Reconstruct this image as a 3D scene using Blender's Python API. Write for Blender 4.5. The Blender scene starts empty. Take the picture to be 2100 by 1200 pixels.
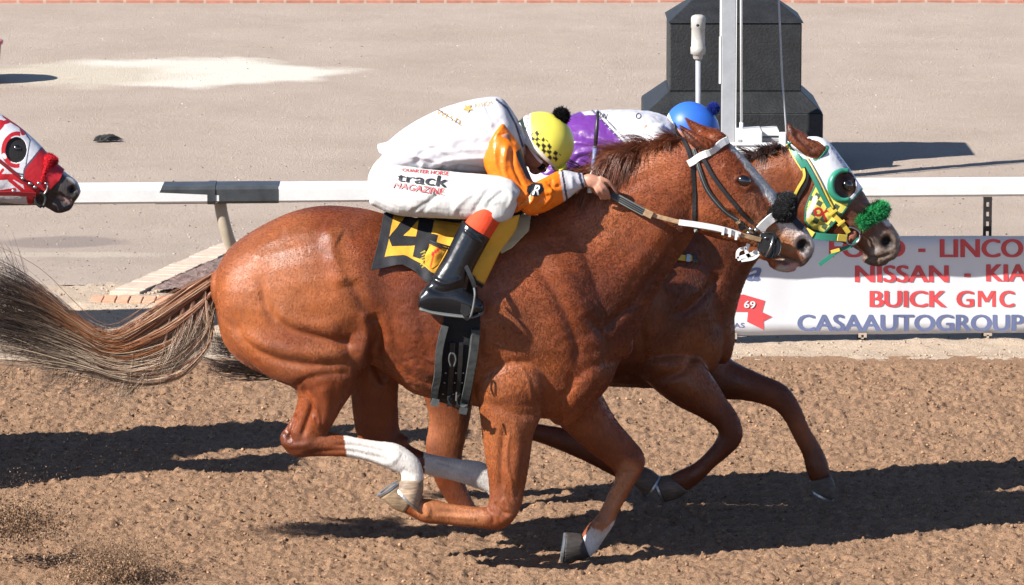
import bpy, bmesh, math, random
import numpy as np
from mathutils import Vector, Matrix
from mathutils.bvhtree import BVHTree
R = math.radians
random.seed(7); rng = np.random.default_rng(7)
sc = bpy.context.scene
col = sc.collection

# ------------------------------------------------------------------ camera
F = 10200.0; CY, CZ, TILT = -20.0, 4.2, R(8.7)
cd = bpy.data.cameras.new('camera'); cam = bpy.data.objects.new('camera', cd); col.objects.link(cam)
cam.location = (0, CY, CZ); cam.rotation_euler = (R(90) - TILT, 0, 0)
cd.sensor_width = 36; cd.lens = F / 2100 * 36; cd.clip_end = 1000; cd.clip_start = 0.5
sc.camera = cam
# ------------------------------------------------------------------ light
SUN = Vector((0.70, 0.436, -0.562)).normalized()
w = bpy.data.worlds.new('World'); sc.world = w; w.use_nodes = True
nt = w.node_tree; sky = nt.nodes.new('ShaderNodeTexSky'); sky.sky_type = 'NISHITA'; sky.sun_disc = False
sky.altitude = 1200; sky.air_density = .6; sky.dust_density = .3; sky.ozone_density = 1.0
sky.sun_elevation = math.asin(-SUN.z)
sky.sun_rotation = math.atan2(-SUN.x, -SUN.y)
nt.links.new(sky.outputs[0], nt.nodes['Background'].inputs[0]); nt.nodes['Background'].inputs[1].default_value = 0.085
sd = bpy.data.lights.new('sun', 'SUN'); so = bpy.data.objects.new('sun', sd); col.objects.link(so)
sd.energy = 5.0; sd.angle = R(0.5); sd.color = (1.0, 0.955, 0.89)
so.location = (-10, -10, 12); so.rotation_euler = SUN.to_track_quat('-Z', 'Y').to_euler()
sc.view_settings.view_transform = 'Standard'; sc.view_settings.look = 'None'
sc.view_settings.exposure = 1.47; sc.view_settings.gamma = 1.0

# ------------------------------------------------------------------ helpers
ct, st = math.cos(TILT), math.sin(TILT)
def W(px, py, Y):
    """point of the plane at depth Y that measures (px, py) on the photograph"""
    a, b = (px - 1050) / F, (600 - py) / F
    dy = ct + b * st; dz = -st + b * ct
    t = (Y - CY) / dy
    return np.array([a * t, Y, CZ + dz * t])
def PX(v):
    v = np.asarray(v, float)
    y = v[..., 1] - CY; z = v[..., 2] - CZ
    d = y * ct - z * st; u = y * st + z * ct
    return np.stack([1050 + F * v[..., 0] / d, 600 - F * u / d], -1)
def s2l(c):
    return tuple((x / 12.92 if x <= .04045 else ((x + .055) / 1.055) ** 2.4) for x in [q / 255 for q in c])

def mesh_obj(name, verts, faces, m=None, parent=None, smooth=True, cols=None):
    me = bpy.data.meshes.new(name)
    me.from_pydata([tuple(map(float, v)) for v in verts] if not isinstance(verts, np.ndarray) else verts.tolist(), [], faces if isinstance(faces, list) else faces.tolist())
    if smooth: me.polygons.foreach_set('use_smooth', np.ones(len(me.polygons), bool))
    if cols is not None: set_cols(me, cols)
    o = bpy.data.objects.new(name, me); col.objects.link(o)
    if m: me.materials.append(m)
    if parent: o.parent = parent
    me.update()
    return o
def set_cols(me, c):
    a = me.color_attributes.get('Col') or me.color_attributes.new('Col', 'FLOAT_COLOR', 'POINT')
    c = np.asarray(c, np.float32)
    if c.shape[1] == 3: c = np.concatenate([c, np.ones((len(c), 1), np.float32)], 1)
    a.data.foreach_set('color', c.ravel())
def tag(o, label=None, cat=None, group=None, kind=None):
    if label: o['label'] = label
    if cat: o['category'] = cat
    if group: o['group'] = group
    if kind: o['kind'] = kind
    return o
def thing(name, label, cat, loc=(0, 0, 0), group=None):
    o = bpy.data.objects.new(name, None); col.objects.link(o); o.location = loc
    o.empty_display_size = .1
    return tag(o, label, cat, group)
def adopt(child, parent):
    """children are modelled in world coordinates"""
    child.parent = parent
    child.matrix_parent_inverse = Matrix.Translation(-Vector(parent.location))
    return child
def verts_of(o):
    me = o.data; a = np.empty(len(me.vertices) * 3); me.vertices.foreach_get('co', a); return a.reshape(-1, 3)
def normals_of(o):
    me = o.data; a = np.empty(len(me.vertices) * 3, np.float32)
    me.vertex_normals.foreach_get('vector', a); return a.reshape(-1, 3).astype(float)

# numpy gradient noise
def _hash(ix, iy, iz, seed):
    h = (ix * 374761393 + iy * 668265263 + iz * 2147483647 + seed * 974634777) & 0xffffffff
    h = ((h ^ (h >> 13)) * 1274126177) & 0xffffffff
    h = (h ^ (h >> 16)) & 0xffffffff
    return h / 4294967295.0
def vnoise(p, scale, seed=0):
    q = np.asarray(p, float) * scale
    i = np.floor(q).astype(np.int64); f = q - i; f = f * f * (3 - 2 * f)
    if q.shape[1] == 2:
        i = np.concatenate([i, np.zeros((len(i), 1), np.int64)], 1); f = np.concatenate([f, np.zeros((len(f), 1))], 1)
    r = 0
    for dx in (0, 1):
        for dy in (0, 1):
            for dz in ((0, 1) if q.shape[1] == 3 else (0,)):
                wgt = (f[:, 0] if dx else 1 - f[:, 0]) * (f[:, 1] if dy else 1 - f[:, 1]) * (f[:, 2] if dz else 1 - f[:, 2])
                r = r + wgt * _hash(i[:, 0] + dx, i[:, 1] + dy, i[:, 2] + dz, seed)
    return r * 2 - 1
def fbm(p, scale, octv=3, seed=0):
    r = 0; a = 1; n = 0
    for k in range(octv):
        r = r + a * vnoise(p, scale * 2.03 ** k, seed + k * 17); n += a; a *= .5
    return r / n

def cr(P, sub):
    """Catmull-Rom through rows of P"""
    P = np.asarray(P, float)
    if len(P) < 3:
        t = np.linspace(0, 1, (len(P) - 1) * sub + 1)[:, None]; return P[0] * (1 - t) + P[-1] * t
    Q = np.vstack([2 * P[0] - P[1], P, 2 * P[-1] - P[-2]]); out = []
    for i in range(1, len(Q) - 2):
        a, b, c, d = Q[i - 1], Q[i], Q[i + 1], Q[i + 2]
        for k in range(sub):
            t = k / sub
            out.append(.5 * (2 * b + (c - a) * t + (2 * a - 5 * b + 4 * c - d) * t * t + (3 * b - a - 3 * c + d) * t ** 3))
    out.append(Q[-2]); return np.array(out)

class Geo:
    def __init__(s): s.v = []; s.f = []; s.n = 0
    def add(s, v, f):
        s.v.append(np.asarray(v, float)); s.f += [tuple(i + s.n for i in q) for q in f]; s.n += len(v); return s
    def obj(s, name, m=None, parent=None, smooth=True, cols=None):
        return mesh_obj(name, np.vstack(s.v), s.f, m, parent, smooth, cols)

def rings_faces(nr, n, closed=True, cap=True):
    f = []
    for i in range(nr - 1):
        for j in range(n if closed else n - 1):
            a = i * n + j; b = i * n + (j + 1) % n
            f.append((a, b, b + n, a + n))
    if cap:
        f.append(tuple(range(n - 1, -1, -1))); f.append(tuple((nr - 1) * n + j for j in range(n)))
    return f
def loft(geo, secs, Y0=0.0, n=20, sub=4, cap=(.45, .45), ex=1.0, raw=False):
    """secs: (xa, ya, xb, yb, half depth, centre depth offset) - outline pairs measured on the photo"""
    rows = []
    for s in secs:
        xa, ya, xb, yb, hd = s[:5]; yo = s[5] if len(s) > 5 else 0
        A = W(xa, ya, Y0 + yo); B = W(xb, yb, Y0 + yo)
        rows.append(np.concatenate([(A + B) / 2, (A - B) / 2, [hd]]))
    P = cr(rows, sub) if not raw else np.array(rows)
    C, U, H = P[:, :3], P[:, 3:6], P[:, 6]
    def tang(i, j): t = C[i] - C[j]; return t / (np.linalg.norm(t) + 1e-9)
    ends = []
    rr = []
    def mk(c, u, h):
        th = np.linspace(0, 2 * math.pi, n, endpoint=False)
        co, si = np.cos(th), np.sin(th)
        co = np.sign(co) * np.abs(co) ** ex; si = np.sign(si) * np.abs(si) ** ex
        return c + co[:, None] * u + si[:, None] * np.array([0, h, 0])
    t0 = tang(0, 1); L0 = np.linalg.norm(U[0])
    if cap[0]:
        for q in (.95, .7, .4): rr.append(mk(C[0] + t0 * L0 * cap[0] * q, U[0] * math.sqrt(1 - q * q), H[0] * math.sqrt(1 - q * q)))
    for i in range(len(C)): rr.append(mk(C[i], U[i], max(H[i], .001)))
    t1 = tang(-1, -2); L1 = np.linalg.norm(U[-1])
    if cap[1]:
        for q in (.4, .7, .95): rr.append(mk(C[-1] + t1 * L1 * cap[1] * q, U[-1] * math.sqrt(1 - q * q), H[-1] * math.sqrt(1 - q * q)))
    geo.add(np.vstack(rr), rings_faces(len(rr), n)); return geo
def ball(geo, px, py, Y, rx, rz, ry, ang=0, n=20, m=14):
    """ellipsoid at a measured place; rx, rz in photo pixels, ry in metres"""
    k = 1 / (F / (Y - CY)); c = W(px, py, Y); v = []
    ca, sa = math.cos(R(ang)), math.sin(R(ang))
    for i in range(m + 1):
        ph = math.pi * (i + .02) / (m + .04)
        for j in range(n):
            th = 2 * math.pi * j / n
            x = rx * k * math.cos(ph); z = rz * k * math.sin(ph) * math.cos(th); y = ry * math.sin(ph) * math.sin(th)
            v.append((c[0] + x * ca - z * sa, c[1] + y, c[2] + x * sa + z * ca))
    geo.add(v, rings_faces(m + 1, n)); return geo

def evaluated(o):
    dg = bpy.context.evaluated_depsgraph_get(); dg.update()
    return bpy.data.meshes.new_from_object(o.evaluated_get(dg))
def remesh(geo, name, vox, smooth_it=6, m=None, fac=.5):
    o = geo.obj(name, None)
    r = o.modifiers.new('r', 'REMESH'); r.mode = 'VOXEL'; r.voxel_size = vox
    s = o.modifiers.new('s', 'SMOOTH'); s.factor = fac; s.iterations = smooth_it
    me = evaluated(o); old = o.data; o.modifiers.clear(); o.data = me; bpy.data.meshes.remove(old)
    me.name = name; me.materials.clear()
    me.polygons.foreach_set('use_smooth', np.ones(len(me.polygons), bool))
    if m: me.materials.append(m)
    return o
def segdist(p, poly):
    """distance (px) of points to a polyline, and the parameter 0..1 along it"""
    best = np.full(len(p), 1e9); par = np.zeros(len(p)); poly = np.asarray(poly, float)
    if len(poly) == 1: return np.hypot(*(p - poly[0]).T), par
    L = np.r_[0, np.cumsum(np.hypot(*np.diff(poly, axis=0).T))]
    for i in range(len(poly) - 1):
        a, b = poly[i], poly[i + 1]; d = b - a; l2 = (d ** 2).sum() + 1e-9
        t = np.clip(((p - a) @ d) / l2, 0, 1); q = np.hypot(*(p - (a + t[:, None] * d)).T)
        m_ = q < best; best[m_] = q[m_]; par[m_] = ((L[i] + t * math.sqrt(l2)) / L[-1])[m_]
    return best, par
def inpoly(p, poly):
    poly = np.asarray(poly, float); ins = np.zeros(len(p), bool); x, y = p[:, 0], p[:, 1]
    j = len(poly) - 1
    for i in range(len(poly)):
        xi, yi = poly[i]; xj, yj = poly[j]
        c = ((yi > y) != (yj > y)) & (x < (xj - xi) * (y - yi) / (yj - yi + 1e-12) + xi)
        ins ^= c; j = i
    return ins
def sculpt(o, strokes, ymax=1e9, ymin=-1e9):
    """ridges (+) and grooves (-) along muscle lines: (polyline, width px, height m)"""
    v = verts_of(o); n = normals_of(o); p = PX(v); d = np.zeros(len(v))
    for poly, wd, amp in strokes:
        pl = np.asarray(poly, float); pl = cr(pl, 4) if len(pl) > 2 else pl
        dist, t = segdist(p, pl)
        e = np.exp(-(dist / wd) ** 2)
        if len(pl) > 1: e *= np.clip(np.sin(math.pi * np.clip(t, .0, 1)) * 2.2 + .12, 0, 1)
        d += amp * e
    side = np.clip(-n[:, 1] * 2 - .1, 0, 1) * (v[:, 1] < ymax) * (v[:, 1] > ymin)
    v += n * (d * side)[:, None]
    o.data.vertices.foreach_set('co', v.ravel()); o.data.update()
def bvh_of(*objs):
    V = []; Fc = []; n = 0
    for o in objs:
        v = verts_of(o); V += [tuple(q) for q in v]
        Fc += [tuple(i + n for i in pl.vertices) for pl in o.data.polygons]; n += len(v)
    return BVHTree.FromPolygons(V, Fc)
CAM = Vector((0, CY, CZ))
def hit(bvh, px, py, fallback):
    d = (Vector(W(px, py, 0)) - CAM).normalized()
    loc, nor, _, _ = bvh.ray_cast(CAM, d)
    if loc is None or (fallback is not None and loc.y > fallback + .25):
        return Vector(W(px, py, fallback if fallback is not None else 0)), Vector((0, -1, 0)), False
    return loc, nor, True
def strap(name, pts, wpx, m, parent, bvh=None, Y=None, off=.006, th=.004, sub=5, loose=False, taper=None, k=500., wrapd=None):
    """a leather or cloth strap laid along measured points over a body; each point may carry its own depth"""
    P = cr([q[:2] for q in pts], sub)
    Ys = cr([[q[2]] if len(q) > 2 else [Y if Y is not None else 0] for q in pts], sub)[:, 0]
    C = []; N = []
    for (x, y), yy in zip(P, Ys):
        if bvh is not None and not loose:
            l, nn, ok = hit(bvh, x, y, yy)
            C.append(np.array(l + nn * off)); N.append(np.array(nn))
        else: C.append(W(x, y, yy)); N.append(np.array([0, -1., 0]))
    C = np.array(C); N = np.array(N)
    for _ in range(3):
        C[1:-1] = (C[:-2] + 2 * C[1:-1] + C[2:]) / 4; N[1:-1] = (N[:-2] + 2 * N[1:-1] + N[2:]) / 4
    T = np.gradient(C, axis=0); T /= np.linalg.norm(T, axis=1)[:, None] + 1e-9
    N /= np.linalg.norm(N, axis=1)[:, None] + 1e-9
    B = np.cross(T, N); B /= np.linalg.norm(B, axis=1)[:, None] + 1e-9; N = np.cross(B, T)
    hw = wpx / k / 2; rr = []
    for i in range(len(C)):
        h = hw * (taper[0] + (taper[1] - taper[0]) * i / (len(C) - 1)) if taper else hw
        for a, b in ((-1, .0), (-.92, .5), (.92, .5), (1, .0), (.92, -.5), (-.92, -.5)):
            rr.append(C[i] + B[i] * h * a + N[i] * th * b)
    g = Geo(); g.add(rr, rings_faces(len(C), 6)); return g.obj(name, m, parent, smooth=False)
def tube(geo, pts, r, n=8, closed=False):
    P = np.asarray(pts, float); T = np.gradient(P, axis=0); T /= np.linalg.norm(T, axis=1)[:, None] + 1e-9
    ref = np.array([0, 0, 1.]) if abs(T[0][2]) < .9 else np.array([1., 0, 0])
    r = np.broadcast_to(r, len(P)); rr = []
    for i in range(len(P)):
        a = np.cross(T[i], ref); a /= np.linalg.norm(a) + 1e-9; b = np.cross(T[i], a)
        th = np.linspace(0, 2 * math.pi, n, endpoint=False)
        rr.append(P[i] + r[i] * (np.cos(th)[:, None] * a + np.sin(th)[:, None] * b)); ref = -np.cross(a, T[i]) if False else ref
    geo.add(np.vstack(rr), rings_faces(len(P), n)); return geo
def hair(name, curves, rad, cols, m, parent):
    """curves: (S, K, 3); rad (S,) root radius; cols (S, K, 3)"""
    curves = np.asarray(curves); S, K, _ = curves.shape
    T = np.gradient(curves, axis=1); T /= np.linalg.norm(T, axis=2, keepdims=True) + 1e-9
    ref = np.array([0.12, 1, .07]); A = np.cross(T, ref); A /= np.linalg.norm(A, axis=2, keepdims=True) + 1e-9; B = np.cross(T, A)
    prof = np.linspace(0, 1, K); prof = np.clip(1.15 - prof ** 3, .12, 1) * np.clip(.5 + prof * 4, 0, 1)
    rr = (np.asarray(rad)[:, None] * prof)[..., None]
    V = np.stack([curves + rr * (math.cos(a) * A + math.sin(a) * B) for a in (0, 2.094, 4.189)], 2)   # S,K,3,3
    Cc = np.repeat(np.asarray(cols)[:, :, None, :], 3, 2)
    idx = np.arange(S * K * 3).reshape(S, K, 3); fs = []
    for j in range(3):
        a = idx[:, :-1, j]; b = idx[:, :-1, (j + 1) % 3]; c = idx[:, 1:, (j + 1) % 3]; d = idx[:, 1:, j]
        fs.append(np.stack([a, b, c, d], -1).reshape(-1, 4))
    return mesh_obj(name, V.reshape(-1, 3), np.vstack(fs), m, parent, True, Cc.reshape(-1, 3))
def shell(src, name, test, colour, m, parent, off=.006, subd=1, wr=None, thick=.003, side=None):
    """cloth lying on a body: the faces of src that pass test(px, world), lifted by off"""
    me = src.data; v = verts_of(src); n = normals_of(src); p = PX(v)
    ok = test(p, v)
    nf = len(me.polygons); fc = [tuple(pl.vertices) for pl in me.polygons]
    big = [q for q in fc if sum(ok[i] for i in q) >= 1]
    used = sorted({i for q in big for i in q}); mp = {a: b for b, a in enumerate(used)}
    bm = bmesh.new(); bv = [bm.verts.new(v[i]) for i in used]
    for q in big:
        try: bm.faces.new([bv[mp[i]] for i in q])
        except ValueError: pass
    for _ in range(subd): bmesh.ops.subdivide_edges(bm, edges=bm.edges[:], cuts=1, use_grid_fill=True, smooth=0)
    bm.verts.index_update()
    vv = np.array([x.co[:] for x in bm.verts]); t2 = test(PX(vv), vv)
    kill = [x for x, g in zip(bm.verts, t2) if not g]
    bmesh.ops.delete(bm, geom=kill, context='VERTS')
    tmp = bpy.data.meshes.new(name); bm.normal_update(); bm.to_mesh(tmp); bm.free()
    o = bpy.data.objects.new(name, tmp); col.objects.link(o)
    vv = verts_of(o); nn = normals_of(o)
    o_ = off(PX(vv), vv) if callable(off) else off
    d = np.full(len(vv), 1.0) * o_
    if wr is not None: d = d + wr(PX(vv), vv)
    c = colour(PX(vv), vv); vv = vv + nn * d[:, None]
    tmp.vertices.foreach_set('co', vv.ravel()); set_cols(tmp, c)
    tmp.polygons.foreach_set('use_smooth', np.ones(len(tmp.polygons), bool)); tmp.materials.append(m)
    if thick:
        sm = o.modifiers.new('solid', 'SOLIDIFY'); sm.thickness = thick; sm.offset = -1
    if parent: o.parent = parent
    tmp.update(); return o
def box(geo, x0, x1, y0, y1, z0, z1):
    v = [(x, y, z) for x in (x0, x1) for y in (y0, y1) for z in (z0, z1)]
    geo.add(v, [(0, 1, 3, 2), (4, 6, 7, 5), (0, 4, 5, 1), (2, 3, 7, 6), (0, 2, 6, 4), (1, 5, 7, 3)]); return geo
def bevel(o, wd=.004, seg=2):
    b = o.modifiers.new('bevel', 'BEVEL'); b.width = wd; b.segments = seg; b.limit_method = 'ANGLE'; return o

# ------------------------------------------------------------------ materials
KA = .62      # the photograph is exposed bright: colours below are picture tones, KA brings them to real albedo
def mat(name, base=(.5, .5, .5), rough=.6, attr=False, noise=None, bump=None, metallic=0, spec=.5, sheen=0, coat=0, trans=0, build=None):
    m = bpy.data.materials.new(name); m.use_nodes = True; nt = m.node_tree; b = nt.nodes['Principled BSDF']
    b.inputs['Roughness'].default_value = rough; b.inputs['Metallic'].default_value = metallic
    b.inputs['Specular IOR Level'].default_value = spec * .7
    if sheen: b.inputs['Sheen Weight'].default_value = sheen; b.inputs['Sheen Roughness'].default_value = .4
    if coat: b.inputs['Coat Weight'].default_value = coat; b.inputs['Coat Roughness'].default_value = .12
    tc = nt.nodes.new('ShaderNodeTexCoord'); src = None
    if attr:
        a = nt.nodes.new('ShaderNodeVertexColor'); a.layer_name = 'Col'; src = a.outputs[0]
    else:
        rgb = nt.nodes.new('ShaderNodeRGB'); rgb.outputs[0].default_value = (*base, 1); src = rgb.outputs[0]
    for nz in (noise or []):
        sc_, amt = nz[0], nz[1]; st_ = nz[2] if len(nz) > 2 else (1, 1, 1)
        mp = nt.nodes.new('ShaderNodeMapping'); mp.inputs['Scale'].default_value = st_; nt.links.new(tc.outputs['Object'], mp.inputs[0])
        t = nt.nodes.new('ShaderNodeTexNoise'); t.inputs['Scale'].default_value = sc_; t.inputs['Detail'].default_value = 4
        nt.links.new(mp.outputs[0], t.inputs['Vector'])
        mr = nt.nodes.new('ShaderNodeMapRange'); mr.inputs['From Min'].default_value = .3; mr.inputs['From Max'].default_value = .7
        mr.inputs['To Min'].default_value = 1 - amt; mr.inputs['To Max'].default_value = 1 + amt
        nt.links.new(t.outputs['Fac'], mr.inputs['Value'])
        vm = nt.nodes.new('ShaderNodeVectorMath'); vm.operation = 'SCALE'; nt.links.new(src, vm.inputs[0]); nt.links.new(mr.outputs[0], vm.inputs['Scale'])
        src = vm.outputs[0]
    vk = nt.nodes.new('ShaderNodeVectorMath'); vk.operation = 'SCALE'; vk.inputs['Scale'].default_value = KA; nt.links.new(src, vk.inputs[0])
    nt.links.new(vk.outputs[0], b.inputs['Base Color'])
    prev = None
    for bp in (bump or []):
        sc_, dist = bp[0], bp[1]; st_ = bp[2] if len(bp) > 2 else (1, 1, 1)
        mp = nt.nodes.new('ShaderNodeMapping'); mp.inputs['Scale'].default_value = st_; nt.links.new(tc.outputs['Object'], mp.inputs[0])
        t = nt.nodes.new('ShaderNodeTexNoise'); t.inputs['Scale'].default_value = sc_; t.inputs['Detail'].default_value = 3
        nt.links.new(mp.outputs[0], t.inputs['Vector'])
        bb = nt.nodes.new('ShaderNodeBump'); bb.inputs['Distance'].default_value = dist; bb.inputs['Strength'].default_value = 1
        nt.links.new(t.outputs['Fac'], bb.inputs['Height'])
        if prev: nt.links.new(prev, bb.inputs['Normal'])
        prev = bb.outputs[0]
    if prev: nt.links.new(prev, b.inputs['Normal'])
    return m
M = {}
M['fur'] = mat('short_hair', attr=True, rough=.5, spec=.35)
M['coat'] = mat('horse_coat', attr=True, rough=.43, spec=.42, noise=[(4, .22), (20, .13, (1, 1, 1.4)), (150, .16, (1.8, 1, .4))], bump=[(16, .0022, (1.2, 1, .6)), (70, .0013, (2.0, 1, .5)), (280, .0009, (2.2, 1, .35))])
_nt = M['coat'].node_tree; _b = _nt.nodes['Principled BSDF']; _n = _nt.nodes.new('ShaderNodeTexNoise'); _n.inputs['Scale'].default_value = 7; _n.inputs['Detail'].default_value = 6
_m = _nt.nodes.new('ShaderNodeMapRange'); _m.inputs['From Min'].default_value = .35; _m.inputs['From Max'].default_value = .65; _m.inputs['To Min'].default_value = .30; _m.inputs['To Max'].default_value = .60
_t = _nt.nodes.new('ShaderNodeTexCoord'); _nt.links.new(_t.outputs['Object'], _n.inputs['Vector']); _nt.links.new(_n.outputs['Fac'], _m.inputs['Value']); _nt.links.new(_m.outputs[0], _b.inputs['Roughness'])
M['hair'] = mat('horse_hair', attr=True, rough=.38, spec=.5)
M['fleece'] = mat('fleece', attr=True, rough=.95, spec=.1)
M['hoof'] = mat('hoof_horn', attr=True, rough=.6, noise=[(18, .35), (70, .3, (.4, 1, 2))], bump=[(60, .002, (.5, 1, 3))])
M['steel'] = mat('steel', (.55, .55, .55), .32, metallic=1)
M['shoe'] = mat('horseshoe_metal', (.5, .5, .5), .4, metallic=.9, noise=[(50, .2)])
M['leather_black'] = mat('black_leather', (.018, .018, .019), .38, noise=[(90, .3)], bump=[(300, .0004)])
M['leather_tan'] = mat('tan_leather', (.42, .27, .15), .5, noise=[(80, .25)], bump=[(300, .0004)])
M['white_vinyl'] = mat('white_vinyl', (.78, .78, .76), .4, noise=[(60, .08)])
M['rubber'] = mat('grey_rubber', (.13, .14, .135), .6, bump=[(500, .001)])
M['cloth'] = mat('cloth', attr=True, rough=.75, spec=.3, bump=[(8, .012, (.8, 1, 1.3)), (25, .002), (500, .0004)], noise=[(30, .04)])
M['breeches'] = mat('breeches', attr=True, rough=.75, spec=.3, noise=[(12, .05)], bump=[(8, .012, (1.6, 1, .8)), (20, .002, (.6, 1, 1.6)), (600, .0003)])
M['satin'] = mat('satin', attr=True, rough=.36, spec=.5, bump=[(11, .007, (1, 1, 1.5)), (30, .002)])
M['lycra'] = mat('stretch_hood', attr=True, rough=.45, spec=.5, bump=[(60, .0015)])
M['skin'] = mat('skin', (.50, .24, .16), .5, noise=[(40, .12)], bump=[(120, .0006)])
M['boot'] = mat('boot_leather', (.009, .010, .013), .24, spec=.45, coat=.15, bump=[(9, .004)])
M['eye'] = mat('eye', (.006, .004, .004), .06, spec=.8, coat=1)
M['helmet'] = mat('helmet_cover', attr=True, rough=.42, spec=.4, noise=[(30, .04)])
M['black_paint'] = mat('black_painted_concrete', (.016, .017, .018), .6, noise=[(9, .35), (60, .3)], bump=[(60, .003)])
M['galv'] = mat('galvanised_steel', (.42, .43, .45), .5, metallic=.2, noise=[(14, .08)])
M['pvc'] = mat('grey_pvc', (.45, .43, .40), .5, noise=[(20, .12)])
M['white_paint'] = mat('white_paint', (.8, .8, .78), .4, noise=[(9, .05), (70, .04)])
M['rail_black'] = mat('black_rail_paint', (.055, .06, .065), .45, noise=[(12, .25), (120, .12)])
M['tan_post'] = mat('tan_post', (.44, .37, .28), .55, noise=[(11, .2)])
M['vinyl'] = mat('banner_vinyl', (.80, .80, .82), .45, noise=[(4, .03)], bump=[(2.5, .006)])
M['red_ink'] = mat('red_lettering', (.70, .085, .09), .45)
M['blue_ink'] = mat('blue_lettering', (.15, .18, .33), .45)
M['dark_ink'] = mat('dark_lettering', (.03, .03, .035), .5)
M['gold_ink'] = mat('gold_embroidery', (.55, .33, .10), .5)
M['white_ink'] = mat('white_lettering', (.8, .8, .8), .45)
M['red_plastic'] = mat('red_plastic', (.45, .03, .03), .4)
M['yellow_strap'] = mat('yellow_webbing', (.75, .56, .08), .5)
M['green_strap'] = mat('green_webbing', (.03, .22, .15), .45)
M['red_strap'] = mat('dark_red_webbing', (.22, .015, .02), .45)
# ------------------------------------------------------------------ the ground
def link_chain(m, fn): fn(m.node_tree, m.node_tree.nodes['Principled BSDF'])
def gridmesh(name, xs, ys, zf, m):
    X, Y = np.meshgrid(xs, ys); P = np.stack([X.ravel(), Y.ravel()], 1); Z = zf(P)
    nx, ny = len(xs), len(ys); idx = np.arange(nx * ny).reshape(ny, nx)
    f = np.stack([idx[:-1, :-1], idx[:-1, 1:], idx[1:, 1:], idx[1:, :-1]], -1).reshape(-1, 4)
    return mesh_obj(name, np.column_stack([P, Z]), f, m)
def soil_mat(name, cA, cB, cC, sc_big, bumpd, rough=.95):
    m = bpy.data.materials.new(name); m.use_nodes = True; nt = m.node_tree; b = nt.nodes['Principled BSDF']
    b.inputs['Roughness'].default_value = rough; b.inputs['Specular IOR Level'].default_value = .15
    tc = nt.nodes.new('ShaderNodeTexCoord')
    def nz(s, d=5, rough_=.6):
        t = nt.nodes.new('ShaderNodeTexNoise'); t.inputs['Scale'].default_value = s; t.inputs['Detail'].default_value = d; t.inputs['Roughness'].default_value = rough_
        nt.links.new(tc.outputs['Object'], t.inputs['Vector']); return t
    n1 = nz(sc_big, 6); n2 = nz(58, 6, .7); n3 = nz(160, 3, .7)
    r = nt.nodes.new('ShaderNodeValToRGB'); r.color_ramp.elements[0].position = .3; r.color_ramp.elements[1].position = .7
    r.color_ramp.elements[0].color = (*cA, 1); r.color_ramp.elements[1].color = (*cB, 1)
    nt.links.new(n1.outputs['Fac'], r.inputs[0])
    mr = nt.nodes.new('ShaderNodeMapRange'); mr.inputs['From Min'].default_value = .52; mr.inputs['From Max'].default_value = .68
    nt.links.new(n2.outputs['Fac'], mr.inputs['Value'])
    mx = nt.nodes.new('ShaderNodeMix'); mx.data_type = 'RGBA'; mx.inputs['B'].default_value = (*cC, 1)
    nt.links.new(mr.outputs[0], mx.inputs['Factor']); nt.links.new(r.outputs[0], mx.inputs['A'])
    mr2 = nt.nodes.new('ShaderNodeMapRange'); mr2.inputs['From Min'].default_value = .3; mr2.inputs['From Max'].default_value = .7
    mr2.inputs['To Min'].default_value = .85; mr2.inputs['To Max'].default_value = 1.15; nt.links.new(n3.outputs['Fac'], mr2.inputs['Value'])
    vm = nt.nodes.new('ShaderNodeVectorMath'); vm.operation = 'SCALE'; nt.links.new(mx.outputs['Result'], vm.inputs[0]); nt.links.new(mr2.outputs[0], vm.inputs['Scale'])
    vk = nt.nodes.new('ShaderNodeVectorMath'); vk.operation = 'SCALE'; vk.inputs['Scale'].default_value = KA; nt.links.new(vm.outputs[0], vk.inputs[0]); nt.links.new(vk.outputs[0], b.inputs['Base Color'])
    b1 = nt.nodes.new('ShaderNodeBump'); b1.inputs['Distance'].default_value = bumpd; nt.links.new(n2.outputs['Fac'], b1.inputs['Height'])
    b2 = nt.nodes.new('ShaderNodeBump'); b2.inputs['Distance'].default_value = bumpd * .35; nt.links.new(n3.outputs['Fac'], b2.inputs['Height']); nt.links.new(b1.outputs[0], b2.inputs['Normal'])
    nt.links.new(b2.outputs[0], b.inputs['Normal']); return m, vm, tc, b
TR = [(.42, .250, .150), (.48, .295, .180), (.255, .147, .086)]
M['track'] = soil_mat('track_dirt', TR[0], TR[1], TR[2], 3.0, .02)[0]
M['berm'] = soil_mat('pale_sandy_dirt', (.60, .46, .34), (.68, .55, .42), (.50, .37, .27), 4.0, .015)[0]
m, vm, tc, bs = soil_mat('infield_sand', (.475, .378, .305), (.56, .455, .375), (.39, .305, .25), .9, .014)
M['infield'] = m
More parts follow.
